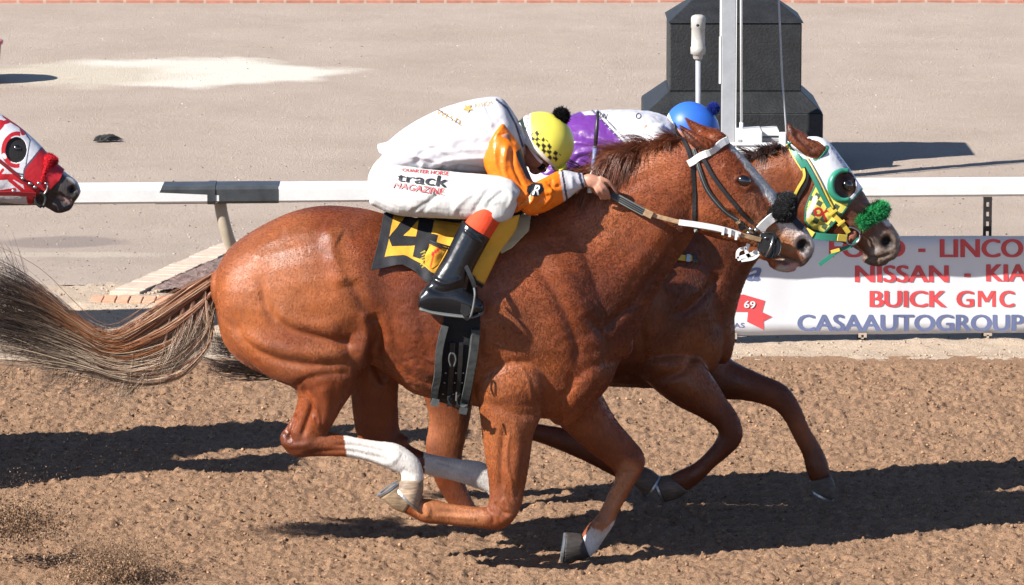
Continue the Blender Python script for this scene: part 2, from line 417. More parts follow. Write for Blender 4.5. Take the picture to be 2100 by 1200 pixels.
def patch(nt_, cur, cx, cy, rx, ry, colr, soft=.35, nscale=1.2, amt=.5, stretch=(1, 3, 1)):
    """a spill of pale lime powder lying on the ground"""
    sub = nt_.nodes.new('ShaderNodeVectorMath'); sub.operation = 'SUBTRACT'; nt_.links.new(tc.outputs['Object'], sub.inputs[0]); sub.inputs[1].default_value = (cx, cy, 0)
    mul = nt_.nodes.new('ShaderNodeVectorMath'); mul.operation = 'MULTIPLY'; nt_.links.new(sub.outputs[0], mul.inputs[0]); mul.inputs[1].default_value = (1 / rx, 1 / ry, 0)
    ln = nt_.nodes.new('ShaderNodeVectorMath'); ln.operation = 'LENGTH'; nt_.links.new(mul.outputs[0], ln.inputs[0])
    t = nt_.nodes.new('ShaderNodeTexNoise'); t.inputs['Scale'].default_value = nscale; t.inputs['Detail'].default_value = 5; nt_.links.new(tc.outputs['Object'], t.inputs['Vector'])
    ad = nt_.nodes.new('ShaderNodeMath'); ad.operation = 'MULTIPLY_ADD'; nt_.links.new(t.outputs['Fac'], ad.inputs[0]); ad.inputs[1].default_value = amt; nt_.links.new(ln.outputs['Value'], ad.inputs[2])
    mr = nt_.nodes.new('ShaderNodeMapRange'); nt_.links.new(ad.outputs[0], mr.inputs['Value']); mr.inputs['From Min'].default_value = 1 + amt * .5; mr.inputs['From Max'].default_value = 1 + amt * .5 - soft
    mx = nt_.nodes.new('ShaderNodeMix'); mx.data_type = 'RGBA'; mx.inputs['B'].default_value = (*colr, 1)
    nt_.links.new(mr.outputs[0], mx.inputs['Factor']); nt_.links.new(cur, mx.inputs['A']); return mx.outputs['Result']
def gp(px, py, z=0):
    """ground point seen at (px, py)"""
    a, b = (px - 1050) / F, (600 - py) / F
    dy = ct + b * st; dz = -st + b * ct; t = (z - CZ) / dz
    return (a * t, CY + dy * t)
nti = m.node_tree; cur = vm.outputs[0]
x0, y0 = gp(400, 152); cur = patch(nti, cur, x0, y0, 1.30, 1.15, (.84, .77, .66), .30, 1.1, 1.3)
x0, y0 = gp(150, 158); cur = patch(nti, cur, x0, y0, 1.0, 1.0, (.66, .57, .45), .45, 1.8, 1.2)
x0, y0 = gp(130, 508); cur = patch(nti, cur, x0, y0, .42, .38, (.36, .29, .25), .25, 2.0, .5)
x0, y0 = gp(100, 548); cur = patch(nti, cur, x0, y0, .75, .22, (.60, .50, .40), .3, 2.0, .5)
vk = nti.nodes.new('ShaderNodeVectorMath'); vk.operation = 'SCALE'; vk.inputs['Scale'].default_value = KA; nti.links.new(cur, vk.inputs[0]); nti.links.new(vk.outputs[0], bs.inputs['Base Color'])

def ssn(x, a, b): t = np.clip((x - a) / (b - a), 0, 1); return t * t * (3 - 2 * t)
def bank(P):      # low bank carrying the brick edging on the left
    return .125 * ssn(P[:, 1], 5.83, 6.17) * (1 - ssn(P[:, 1], 6.8, 10)) * (1 - ssn(P[:, 0], -.6, .2))
YB = 5.15          # outer edge of the harrowed dirt
def track_z(P):
    edge = np.clip((YB - .08 + .12 * fbm(P, 3.0, 3, 31) - P[:, 1]) / .2, 0, 1)
    z = .022 * fbm(P, 1.3, 2, 1)
    c = fbm(P, 11, 3, 5); z += .010 * np.clip(c, -.6, 1)
    d = vnoise(P, 46, 9); d2 = vnoise(P, 78, 13); z += .009 * np.abs(d) + .0065 * d2
    z += .012 * np.clip(vnoise(P, 24, 21) - .35, 0, 1) * 2; z -= .05 * np.clip(vnoise(P * np.array([.7, 1]), 48, 61) - .45, 0, 1) + .03 * np.clip(vnoise(P, 9, 66) - .5, 0, 1)
    # harrow lines along the straight
    z += .004 * np.sin(P[:, 1] * 42 + 3 * fbm(P, .8, 2, 55))
    return z * (.25 + .75 * edge)
xs = np.arange(-3.4, 3.6, .0115); ys = np.concatenate([np.arange(-3.0, 2.6, .0125), np.arange(2.6, YB + .12, .017)])
o = gridmesh('track', xs, ys, track_z, M['track']); tag(o, 'churned tan dirt of the race track under the horses', kind='structure')
def berm_z(P):
    dip = np.clip((P[:, 0] - .2) / .5, 0, 1); return .008 - .062 * dip * np.clip((P[:, 1] - YB) / .55, 0, 1) + .014 * fbm(P, 5, 3, 3) + .008 * np.abs(vnoise(P, 27, 8)) - .03 * np.clip(1 - (P[:, 1] - YB + .02 + .1 * fbm(P, 3.0, 3, 31)) / .1, 0, 1) + bank(P)
o = gridmesh('track_edge', np.arange(-4, 4.5, .025), np.arange(YB - .16, 6.9, .02), berm_z, M['berm']); tag(o, 'pale sandy strip between the harrowed track and the rail', kind='structure')
def inf_z(P):
    return .012 + .006 * fbm(P, 2.2, 3, 4) + .006 * np.clip(vnoise(P, 14, 6), 0, 1) + bank(P)
o = gridmesh('infield', np.arange(-9, 9.5, .06), np.arange(6.8, 44.2, .07), inf_z, M['infield']); tag(o, 'pale pinkish sand of the infield behind the rail', kind='structure')
g = Geo(); g.add([(-300, -60, -.06), (300, -60, -.06), (300, 500, -.06), (-300, 500, -.06)], [(0, 1, 2, 3)])
o = g.obj('ground', M['berm']); tag(o, 'bare ground running out to the horizon', kind='structure')
# nearby lengths of track outside the finely built stretch
g = Geo()
for a, b, c, d in ((-60, -3.4, -19, YB), (3.59, 60, -19, YB), (-3.4, 3.6, -19, -3.0)):
    g.add([(a, c, -.004), (b, c, -.004), (b, d, -.004), (a, d, -.004)], [(0, 1, 2, 3)])
o = g.obj('outer_track', M['track'], smooth=False); tag(o, 'further lengths of the dirt race track', kind='structure')
g = Geo()
for a, b, c, d in ((-80, -9, 6.8, 80), (9.4, 80, 6.8, 80), (-80, -4, YB, 6.8), (4.45, 80, YB, 6.8)):
    g.add([(a, c, .004), (b, c, .004), (b, d, .004), (a, d, .004)], [(0, 1, 2, 3)])
o = g.obj('outer_infield', M['infield'], smooth=False); tag(o, 'further sand of the infield', kind='structure')

# brick paving along the back of the infield
def brick_mat(name, sx, sz, c1, c2, mort, scale, rot=0, off=.5):
    m = bpy.data.materials.new(name); m.use_nodes = True; nt = m.node_tree; b = nt.nodes['Principled BSDF']; b.inputs['Roughness'].default_value = .85
    tc = nt.nodes.new('ShaderNodeTexCoord'); mp = nt.nodes.new('ShaderNodeMapping'); nt.links.new(tc.outputs['Object'], mp.inputs[0]); mp.inputs['Rotation'].default_value = (0, 0, rot)
    t = nt.nodes.new('ShaderNodeTexBrick'); nt.links.new(mp.outputs[0], t.inputs['Vector']); t.inputs['Scale'].default_value = scale
    t.inputs['Brick Width'].default_value = sx; t.inputs['Row Height'].default_value = sz; t.inputs['Mortar Size'].default_value = .012; t.offset = off
    t.inputs['Color1'].default_value = (*c1, 1); t.inputs['Color2'].default_value = (*c2, 1); t.inputs['Mortar'].default_value = (*mort, 1)
    n = nt.nodes.new('ShaderNodeTexNoise'); n.inputs['Scale'].default_value = 20; nt.links.new(tc.outputs['Object'], n.inputs['Vector'])
    mr = nt.nodes.new('ShaderNodeMapRange'); mr.inputs['To Min'].default_value = .7; mr.inputs['To Max'].default_value = 1.3; nt.links.new(n.outputs['Fac'], mr.inputs['Value'])
    vm = nt.nodes.new('ShaderNodeVectorMath'); vm.operation = 'SCALE'; nt.links.new(t.outputs['Color'], vm.inputs[0]); nt.links.new(mr.outputs[0], vm.inputs['Scale'])
    vk = nt.nodes.new('ShaderNodeVectorMath'); vk.operation = 'SCALE'; vk.inputs['Scale'].default_value = KA; nt.links.new(vm.outputs[0], vk.inputs[0]); nt.links.new(vk.outputs[0], b.inputs['Base Color']); return m
M['brick'] = brick_mat('red_brick_paving', .24, .12, (.42, .16, .10), (.50, .21, .14), (.50, .38, .30), 1)
yb = gp(1050, 9)[1]
g = Geo(); box(g, -60, 60, yb, yb + 4, -.02, .035); o = g.obj('brick_paving', M['brick'], smooth=False); tag(o, 'strip of red brick paving along the far side of the infield', kind='structure')

# ------------------------------------------------------------------ the planting bed with brick edging behind the rail
M['edge_brick'] = mat('orange_edging_brick', attr=True, rough=.85, noise=[(25, .15)], bump=[(90, .003)])
bx0, by0 = gp(182, 617, .15); bx1, by1 = gp(560, 617, .15)
def brick_run(name, p0, p1, wid, length, label, cat, z1=.15, tint=((.68, .35, .21), (.76, .46, .31)), gap=.003, sl=0.):
    d = np.array(p1) - np.array(p0); L = np.hypot(*d); d /= L; nrm = np.array([-d[1], d[0]])
    n = max(1, int(L / length)); g = Geo(); cols = []
    for i in range(n):
        a = p0 + d * (i * L / n + gap); b = p0 + d * ((i + 1) * L / n - gap)
        zz = z1 + random.uniform(-.004, .004); k = random.random(); c = [tint[0][q] * (1 - k) + tint[1][q] * k for q in range(3)]
        q = [a, b, b + nrm * wid, a + nrm * wid]
        v = [(x, y, -.02) for x, y in q] + [(x, y, zz - sl * max(0, y - p0[1])) for x, y in q]
        g.add(v, [(0, 1, 5, 4), (1, 2, 6, 5), (2, 3, 7, 6), (3, 0, 4, 7), (4, 5, 6, 7)]); cols += [c] * 8
    o = g.obj(name, M['edge_brick'], smooth=False, cols=cols); bevel(o, .004); tag(o, label, cat); return o
brick_run('brick_edging', np.array([bx0, by0]), np.array([bx1, by0]), .20, .066, 'row of orange bricks laid on end at the track side of the mulch bed', 'edging')
px_, py_ = gp(215, 594), gp(405, 512)
dd = np.array(gp(470, 500)) - np.array(gp(232, 596))
brick_run('brick_edging', np.array(gp(287, 599, .155)), np.array(gp(525, 499, .09)), .17, .10, 'pale sandy brick edging running diagonally back from the brick row', 'edging', z1=.158, sl=.022, tint=((.62, .48, .37), (.65, .51, .40)), gap=.0008)
M['mulch'] = soil_mat('mulch', (.42, .27, .235), (.56, .42, .37), (.20, .11, .095), 14.0, .03)[0]
def mul_z(P): return .035 + bank(P) + .012 * fbm(P, 16, 3, 77) + .012 * np.abs(vnoise(P, 45, 78))
q0 = np.array(gp(312, 599, .145)); q1 = np.array(gp(545, 499, .08))
xs_ = np.arange(0, 1, .006); 
X = []; nx, ny = 150, 110
P = np.array([[(q0 + (q1 - q0) * (j / (ny - 1)))[0] + i / (nx - 1) * 1.6, (q0 + (q1 - q0) * (j / (ny - 1)))[1]] for j in range(ny) for i in range(nx)])
idx = np.arange(nx * ny).reshape(ny, nx); f = np.stack([idx[:-1, :-1], idx[:-1, 1:], idx[1:, 1:], idx[1:, :-1]], -1).reshape(-1, 4)
o = mesh_obj('mulch_bed', np.column_stack([P, mul_z(P)]), f, M['mulch']); tag(o, 'bed of dark red brown mulch inside the brick edging', 'mulch', kind='stuff')

# pebbles, clods
def rocks(name, n, area, size, cols_, m, flat=.6, zf=None, label='', seed=3):
    r = np.random.default_rng(seed); ico = np.array([(0, 0, 1), (.89, 0, .45), (.28, .85, .45), (-.72, .53, .45), (-.72, -.53, .45), (.28, -.85, .45), (.72, .53, -.45), (-.28, .85, -.45), (-.89, 0, -.45), (-.28, -.85, -.45), (.72, -.53, -.45), (0, 0, -1)])
    fi = np.array([(0, 1, 2), (0, 2, 3), (0, 3, 4), (0, 4, 5), (0, 5, 1), (1, 6, 2), (2, 7, 3), (3, 8, 4), (4, 9, 5), (5, 10, 1), (6, 7, 2), (7, 8, 3), (8, 9, 4), (9, 10, 5), (10, 6, 1), (11, 7, 6), (11, 8, 7), (11, 9, 8), (11, 10, 9), (11, 6, 10)])
    P = np.column_stack([r.uniform(area[0], area[1], n), r.uniform(area[2], area[3], n)])
    s = size[0] + (size[1] - size[0]) * r.random(n) ** 3
    z = (zf(P) if zf else np.zeros(n)) + s * .25
    ang = r.uniform(0, 6.28, n); V = ico[None] * (1 + r.uniform(-.28, .28, (n, 12, 1)))
    V = V * s[:, None, None] * np.stack([np.ones(n), r.uniform(.6, 1, n), np.full(n, flat)], 1)[:, None, :]
    c, s_ = np.cos(ang)[:, None], np.sin(ang)[:, None]
    X = V[..., 0] * c - V[..., 1] * s_; Y = V[..., 0] * s_ + V[..., 1] * c
    V = np.stack([X + P[:, 0:1], Y + P[:, 1:2], V[..., 2] + z[:, None]], -1).reshape(-1, 3)
    fs = (fi[None] + (np.arange(n) * 12)[:, None, None]).reshape(-1, 3)
    cc = np.array(cols_)[r.integers(0, len(cols_), n)] * r.uniform(.75, 1.2, (n, 1)); cc = np.repeat(cc, 12, 0)
    o = mesh_obj(name, V, fs, m, smooth=True, cols=cc); tag(o, label, None, kind='stuff'); return o
M['stone'] = mat('stones', attr=True, rough=.95, spec=.15, noise=[(60, .2)], bump=[(90, .003)])
rocks('dirt_clods', 16000, (-2.9, 3.0, -2.2, YB), (.0025, .010), [TR[0], TR[2], TR[2]], M['stone'], .8, track_z, 'loose clods of dirt lying over the harrowed track', 4)
rocks('dirt_clods', 1800, (-3.2, 3.2, YB - .02, 6.8), (.003, .012), [(.50, .37, .27), (.56, .43, .32), (.34, .23, .17)], M['stone'], .6, berm_z, 'small clods strewn along the pale strip by the rail', 5)
rocks('pebbles', 4200, (-4, 4, 6.8, 13), (.002, .010), [(.50, .39, .31), (.32, .22, .18), (.50, .41, .34), (.26, .20, .17)], M['stone'], .5, inf_z, 'small pebbles and chips scattered over the infield sand', 6)
rocks('pebbles', 4500, (-5.5, 5.5, 13, 42), (.002, .011), [(.50, .41, .34), (.32, .25, .21), (.58, .50, .43)], M['stone'], .35, inf_z, 'sparse pebbles far back on the infield sand', 8)

# ------------------------------------------------------------------ the running rail
YR = lambda px: 5.43 + (px - 200) * .0002       # the rail drifts away to the right
def rp(px, py, dy=0): return W(px, py, YR(px) + dy)
rail = thing('safety_rail', 'white running rail with black bands beside the dirt track', 'rail', tuple(rp(440, 700)))
def rail_profile(px, grow=0.):
    a = rp(px, 385.5 - (px - 200) * .0062); b = rp(px, 419.5 - (px - 200) * .0087)
    zt, zb = a[2], b[2]; x = a[0]; y = a[1]; dpt = .165; c = .012
    pr = [(y + c - grow * 0, zb - grow), (y - grow, zb + c), (y - grow, zt - c), (y + c, zt + grow), (y + dpt - c, zt + .008 + grow), (y + dpt + grow, zt - c), (y + dpt + grow, zb + c), (y + dpt - c, zb - grow)]
    return [(x, yy, zz) for yy, zz in pr]
def rail_piece(name, p0, p1, m, grow=0, slant0=0, slant1=0):
    g = Geo(); r = []
    for px, s in ((p0, slant0), (p1, slant1)):
        q = np.array(rail_profile(px, grow)); zt = q[:, 2].max(); zb = q[:, 2].min(); q[:, 0] += s * (zt - q[:, 2]) ; r.append(q)
    g.add(np.vstack(r), rings_faces(2, 8)); return adopt(g.obj(name, m, smooth=False), rail)
rail_piece('beam', -900, 1260, M['white_paint']); rail_piece('beam', 1262, 3100, M['white_paint'])
rail_piece('black_band', 333, 571, M['rail_black'], .003, slant0=-.4)
rail_piece('black_band', -100, 104, M['rail_black'], .003)
rail_piece('joint_sleeve', 425, 441, M['rail_black'], .0065)
for px in (-400, 440, 1262, 2130):
    a = rp(px + 8, 412); y = a[1] + .08; g = Geo(); z0 = a[2] + .02
    pts = [(a[0], y, z0), (a[0] + .012, y + .01, z0 - .10), (a[0] + .04, y + .03, z0 - .22), (a[0] + .075, y + .09, z0 - .34), (a[0] + .085, y + .16, z0 - .48), (a[0] + .085, y + .18, -.02)]
    tube(g, cr(pts, 5), .032, 14); adopt(g.obj('post', M['tan_post']), rail)
# ------------------------------------------------------------------ sponsor banner
def text_mesh(s, bold=0.0, shear=0.0, fine=0):
    c = bpy.data.curves.new('t', 'FONT'); c.body = s; c.offset = bold; c.shear = shear; c.resolution_u = 4; c.fill_mode = 'FRONT'
    o = bpy.data.objects.new('t', c); col.objects.link(o); me = evaluated(o); bpy.data.objects.remove(o); bpy.data.curves.remove(c)
    if fine:
        bm = bmesh.new(); bm.from_mesh(me)
        for _ in range(6):
            bmesh.ops.triangulate(bm, faces=bm.faces[:]); lng = [e for e in bm.edges if e.calc_length() > fine]
            if not lng: break
            bmesh.ops.subdivide_edges(bm, edges=lng, cuts=1)
        bmesh.ops.triangulate(bm, faces=bm.faces[:]); bm.to_mesh(me); bm.free()
    v = np.empty(len(me.vertices) * 3); me.vertices.foreach_get('co', v); v = v.reshape(-1, 3)[:, :2]
    f = [tuple(p.vertices) for p in me.polygons]; bpy.data.meshes.remove(me); return v, f
def fit_text(s, x0, x1, y0, y1, bold=.02, shear=0):
    """text in photo pixels: y0 top, y1 bottom of the capitals"""
    v, f = text_mesh(s, bold, shear); mn, mx_ = v.min(0), v.max(0)
    u = (v - mn) / (mx_ - mn); return np.stack([x0 + (x1 - x0) * u[:, 0], y1 + (y0 - y1) * u[:, 1]], 1), f
def bY(px): return YR(px) + .33
bl = thing('sponsor_banner', 'long white sponsor banner with red and blue lettering hung under the rail', 'banner', tuple(W(1800, 690, bY(1800))))
def bwave(px): return .004 * math.sin(px * .02) + .003 * math.sin(px * .051)
pxs = np.linspace(1380, 2900, 60); g = Geo(); v = []
for px in pxs:
    yo = bwave(px)
    for py in np.linspace(484, 688 - (px - 1510) * .0098, 9):
        q = W(px, py, bY(px)); v.append((q[0], q[1] + yo, q[2]))
idx = np.arange(len(v)).reshape(60, 9); f = [(idx[i, j], idx[i, j + 1], idx[i + 1, j + 1], idx[i + 1, j]) for i in range(59) for j in range(8)]
g.add(v, f); o = adopt(g.obj('panel', M['vinyl']), bl); s_ = o.modifiers.new('s', 'SOLIDIFY'); s_.thickness = .003; s_.offset = 0
def banner_text(s, x0, x1, y0, y1, m, bold=.038, name='lettering', lift=.0035, shear=0, rot=0):
    v, f = fit_text(s, x0 + bold * 55, x1 - bold * 55, y0, y1, .004, shear)
    if rot:
        c = np.array([(x0 + x1) / 2, (y0 + y1) / 2]); a = R(rot); v = (v - c) @ np.array([[math.cos(a), math.sin(a)], [-math.sin(a), math.cos(a)]]) + c
    g = Geo(); bw_ = bold * 55
    for k in (-1, 0, 1): g.add([W(x + k * bw_, y + abs(k) * .25, bY(x) - lift + bwave(x) - .0004 * k) for x, y in v], f)
    return adopt(g.obj(name, m, smooth=False), bl)
banner_text('FORD', 1700, 1857, 490, 528, M['red_ink']); banner_text('-', 1883, 1898, 510, 517, M['red_ink'])
banner_text('LINCO', 1927, 2099, 490, 528, M['red_ink']); banner_text('LN', 2106, 2176, 489, 527, M['red_ink'])
banner_text('NISSAN', 1753, 1946, 544, 579, M['red_ink']); banner_text('-', 1977, 1991, 561, 568, M['red_ink']); banner_text('KIA', 2022, 2108, 542, 577, M['red_ink'])
banner_text('BUICK', 1783, 1942, 596, 630, M['red_ink']); banner_text('G', 1961, 1998, 596, 630, M['red_ink']); banner_text('C', 2049, 2081, 596, 630, M['red_ink'])
banner_text('CASAAUTOGROUP', 1635, 2101, 645, 679, M['blue_ink'], .034); banner_text('.COM', 2108, 2236, 643, 677, M['blue_ink'], .02)
def flat_poly(name, poly, m, lift):
    g = Geo(); g.add([W(x, y, bY(x) - lift + bwave(x)) for x, y in poly], [tuple(range(len(poly)))]); return adopt(g.obj(name, m, smooth=False), bl)
flat_poly('ribbon', [(1440, 612), (1525, 604), (1569, 617), (1563, 640), (1584, 650), (1566, 659), (1567, 677), (1532, 660), (1534, 640), (1440, 636)], M['red_ink'], .003)
banner_text('69', 1526, 1549, 617, 632, M['white_ink'], .01, lift=.006, rot=5)
banner_text('TEXAS', 1468, 1527, 662, 672, M['blue_ink'], .0)
banner_text('Casa', 1440, 1562, 535, 576, M['blue_ink'], .03, shear=.4)
g = Geo()
for q in ([(2005, 596.5), (2012.5, 596.5), (2012.5, 629.5), (2005, 629.5)], [(2034.5, 596.5), (2042, 596.5), (2042, 629.5), (2034.5, 629.5)]): g.add([W(x, y, bY(x) - .0035 + bwave(x)) for x, y in q], [(0, 1, 2, 3)])
for q in ([(2006, 596.5), (2014.5, 596.5), (2027, 618), (2020, 620)], [(2032.5, 596.5), (2041, 596.5), (2027, 620), (2020, 618)]): g.add([W(x, y, bY(x) - .0042 + bwave(x) - (.0004 if q[0][0] > 2010 else 0)) for x, y in q], [(0, 1, 2, 3)])
adopt(g.obj('lettering', M['red_ink'], smooth=False), bl)
# slotted sign posts
def sign_post(px, ytop, ybot, m, label, dy=.02):
    a = W(px, ytop, bY(px) + dy); w_ = .0195; zt = a[2]; zb = -.05; g = Geo(); x, y = a[0], a[1]
    z = zt; hole = .024; pitch = .052
    # a U channel web with oblong holes: two side strips and bridges
    box(g, x - w_, x - .007, y, y + .004, zb, zt); box(g, x + .007, x + w_, y, y + .004, zb, zt)
    while z > .02:
        box(g, x - .0068, x + .0068, y + .0005, y + .0036, max(z - (pitch - hole), zb), z); z -= pitch
    box(g, x - w_ - .003, x - w_, y, y + .02, zb, zt); box(g, x + w_, x + w_ + .003, y, y + .02, zb, zt)
    o = g.obj('sign_post', m, smooth=False); tag(o, label, 'post', 'slotted posts holding the banner'); return o
M['slot_black'] = mat('black_slotted_steel', (.02, .017, .017), .6, noise=[(40, .3)])
M['slot_tan'] = mat('dusty_slotted_steel', (.45, .36, .28), .6, noise=[(40, .2)])
for px, lab in ((1503, 'slotted steel post behind the left end of the white banner, by the second horse'), (1769, 'slotted steel post behind the white banner under the word CASA'), (2026, 'black slotted steel post rising from the banner to the right end of the white rail')):
    yt = 404 if px == 2026 else 500
    p = sign_post(px, yt, 700, M['slot_black'], lab)
    a = W(px, 683, bY(px) - .012); g = Geo(); box(g, a[0] - .022, a[0] - .0065, a[1], a[1] + .006, -.03, a[2]); box(g, a[0] + .0065, a[0] + .022, a[1], a[1] + .006, -.03, a[2]); box(g, a[0] - .0064, a[0] + .0064, a[1] + .0004, a[1] + .0056, -.03, a[2] - .032); box(g, a[0] - .0064, a[0] + .0064, a[1] + .0004, a[1] + .0056, a[2] - .010, a[2])
    o = g.obj('foot', M['slot_tan'], smooth=False); o.parent = p

# ------------------------------------------------------------------ black plinth, poles and camera box
YP = 12.62
ax = W(1323, 250, YP)[0]; bx = W(1688, 250, YP)[0]; cx = (ax + bx) / 2; hw = (bx - ax) / 2
z1 = W(0, 233, YP)[2]; ux = (W(1645, 150, YP + .16)[0] - W(1372, 150, YP + .16)[0]) / 2; ucx = (W(1645, 150, YP + .16)[0] + W(1372, 150, YP + .16)[0]) / 2
z2 = W(0, 188, YP + .16)[2]; z3 = W(0, 48, YP + .16)[2]; z4 = W(0, 0, YP + .40)[2]
dep = .9
pl = thing('plinth', 'large black painted concrete plinth with sloped shoulders behind the rail', 'plinth', (cx, YP + .5, 0))
def frus(name, a, b):
    g = Geo(); v = []
    for (x0, x1, y0, y1, z) in (a, b): v += [(x0, y0, z), (x1, y0, z), (x1, y1, z), (x0, y1, z)]
    g.add(v, rings_faces(2, 4)); o = g.obj(name, M['black_paint'], smooth=False); bevel(o, .008); return adopt(o, pl)
frus('base', (cx - hw, cx + hw, YP, YP + 1.02, -.05), (cx - hw, cx + hw, YP, YP + 1.02, z1))
frus('shoulder', (cx - hw, cx + hw, YP, YP + 1.02, z1 + .001), (ucx - ux, ucx + ux, YP + .16, YP + .88, z2))
frus('upper_block', (ucx - ux + .004, ucx + ux - .004, YP + .163, YP + .877, z2 + .001), (ucx - ux + .004, ucx + ux - .004, YP + .163, YP + .877, z3))
frus('cap', (ucx - ux - .012, ucx + ux + .012, YP + .15, YP + .89, z3 + .001), (ucx - ux * .64, ucx + ux * .64, YP + .40, YP + .64, z4))
# main pole
YQ = 11.9
pole = thing('finish_pole', 'tall square grey steel pole with white trim standing before the black plinth', 'pole', (W(1495, 383, YQ)[0], YQ, 0))
xl, xr = W(1480, 200, YQ)[0], W(1508, 200, YQ)[0]
g = Geo(); box(g, xl, xr, YQ, YQ + .09, -.05, 3.2); o = g.obj('shaft', M['galv'], smooth=False); bevel(o, .004); adopt(o, pole)
g = Geo(); box(g, xl - .014, xl - .002, YQ + .0, YQ + .03, W(0, 75, YQ)[2], 3.2); box(g, xl - .018, xl - .006, YQ, YQ + .03, W(0, 172, YQ)[2], W(0, 76, YQ)[2]); adopt(g.obj('trim_strip', M['white_paint'], smooth=False), pole)
g = Geo(); box(g, xr + .001, xr + .006, YQ - .004, YQ + .03, W(0, 285, YQ)[2], 3.2); adopt(g.obj('edge_strip', M['white_paint'], smooth=False), pole)
g = Geo(); x = W(1517, 100, YQ)[0]; xb = W(1520, 270, YQ)[0]; tube(g, [(x - .004, YQ - .03, 3.2), (x, YQ - .03, 2), (xb, YQ - .03, W(0, 255, YQ)[2])], .009, 10); tube(g, [(xb, YQ - .03, W(0, 250, YQ)[2]), (xb, YQ - .03, W(0, 285, YQ)[2])], .013, 10); adopt(g.obj('conduit', M['white_paint']), pole)
# camera box on an arm
cb = thing('camera_box', 'white camera housing with arms mounted low by the grey pole', 'camera box', tuple(W(1540, 383, YQ - .2)))
def pbox(name, x0, x1, y0, y1, Y, d, m, par):
    a = W(x0, y0, Y); b = W(x1, y1, Y); g = Geo(); box(g, a[0], b[0], Y, Y + d, b[2], a[2]); o = g.obj(name, m, smooth=False); bevel(o, .005); return adopt(o, par)
pbox('housing', 1511, 1563, 270, 312, YQ - .2, .3, M['white_paint'], cb); pbox('shade', 1549, 1598, 268, 279, YQ - .1, .25, M['white_paint'], cb)
pbox('arm', 1563, 1608, 283, 291, YQ - .1, .03, M['galv'], cb); pbox('bracket', 1598, 1612, 272, 312, YQ - .12, .04, M['white_paint'], cb)
pbox('side_window', 1512.5, 1522, 286, 300, YQ - .204, .01, M['galv'], cb); pbox('lower_arm', 1488, 1600, 293, 299, YQ - .21, .02, M['white_paint'], cb)
pbox('stand', 1500, 1575, 312, 348, YQ - .15, .2, M['white_paint'], cb); pbox('leg', 1530, 1545, 348, 384, YQ - .1, .04, M['galv'], cb)
# vent
YV = 12.1
vt = thing('vent_pipe', 'short grey pipe with a rounded plastic cap left of the tall pole', 'pipe', (W(1435, 380, YV)[0], YV, 0))
x = W(1432, 100, YV)[0]; g = Geo(); tube(g, [(x + .006, YV, -.05), (x, YV, W(0, 118, YV)[2])], .018, 14); adopt(g.obj('pipe', M['galv']), vt)
def lathe(geo, cx_, cy_, prof, n=24):
    v = [(cx_ + r * math.cos(2 * math.pi * j / n), cy_ + r * math.sin(2 * math.pi * j / n), z) for z, r in prof for j in range(n)]
    geo.add(v, rings_faces(len(prof), n)); return geo
Z = lambda py: W(0, py, YV)[2]; g = Geo()
lathe(g, x - .001, YV, [(Z(122), .026), (Z(119), .032), (Z(112), .034), (Z(110), .049), (Z(97), .050), (Z(95), .045), (Z(58), .044), (Z(57), .047), (Z(37), .047), (Z(33), .042), (Z(30.5), .025), (Z(30), .005)])
adopt(g.obj('cap', M['pvc']), vt)
g = Geo(); c = W(1431, 52, YV - .052); ball(g, 1431, 52, YV - .044, 3.4, 3.4, .006); adopt(g.obj('hole', M['leather_black']), vt)
# guy wire
g = Geo(); tube(g, [W(1595.5, -200, YQ + .2), W(1597, 0, YQ + .2), W(1601, 90, YQ + .2), W(1604, 160, YQ + .2), W(1612, 262, YQ + .2), W(1617, 392, YQ + .2)], .0065, 8)
o = g.obj('cable', M['galv']); tag(o, 'thin grey cable coming down at a slant right of the tall pole', 'cable')
# dark tuft of hair on the sand
x0, y0 = gp(218, 295); S = 260; base = np.array([x0, y0, .02]); tcs = []; tcl = []
for i in range(S):
    a = random.uniform(-.09, .0); L = random.uniform(.04, .13); h = random.uniform(.01, .045) * (1 - abs(a + .02) * 4); dy_ = random.uniform(-.05, .05)
    t = np.linspace(0, 1, 7); tcs.append(np.stack([base[0] + a + L * t, base[1] + dy_ + .02 * t, base[2] + h * np.sin(t * 2.6 + .3)], 1)); k = random.uniform(.02, .06); tcl.append(np.full((7, 3), k))
o = hair('hair_tuft', tcs, np.full(S, .003), tcl, M['hair'], None); tag(o, 'tuft of dark horse hair lying on the infield sand', 'hair')
# red tub at the left edge
x0, y0 = gp(3, 172); r_ = .30; g = Geo(); cx_, cy_ = x0 - r_, y0 + .02
lathe(g, cx_, cy_, [(0, .26), (0, .27), (.30, .30), (.31, .315), (.33, .315), (.33, .295), (.31, .28), (.03, .25), (.02, .02)], 40)
o = g.obj('tub', M['red_plastic']); tag(o, 'red plastic tub at the left edge of the picture beside the white powder', 'tub')
# ------------------------------------------------------------------ horses
CH = np.array([.245, .058, .017]); CH_D = np.array([.105, .024, .010]); CH_L = np.array([.41, .132, .044]); WHT = np.array([.72, .67, .62]); PINK = np.array([.60, .36, .32])
def blend(c, m_, k): return c * (1 - m_[:, None]) + np.asarray(k) * m_[:, None]
def ss(x, a, b): t = np.clip((x - a) / (b - a), 0, 1); return t * t * (3 - 2 * t)

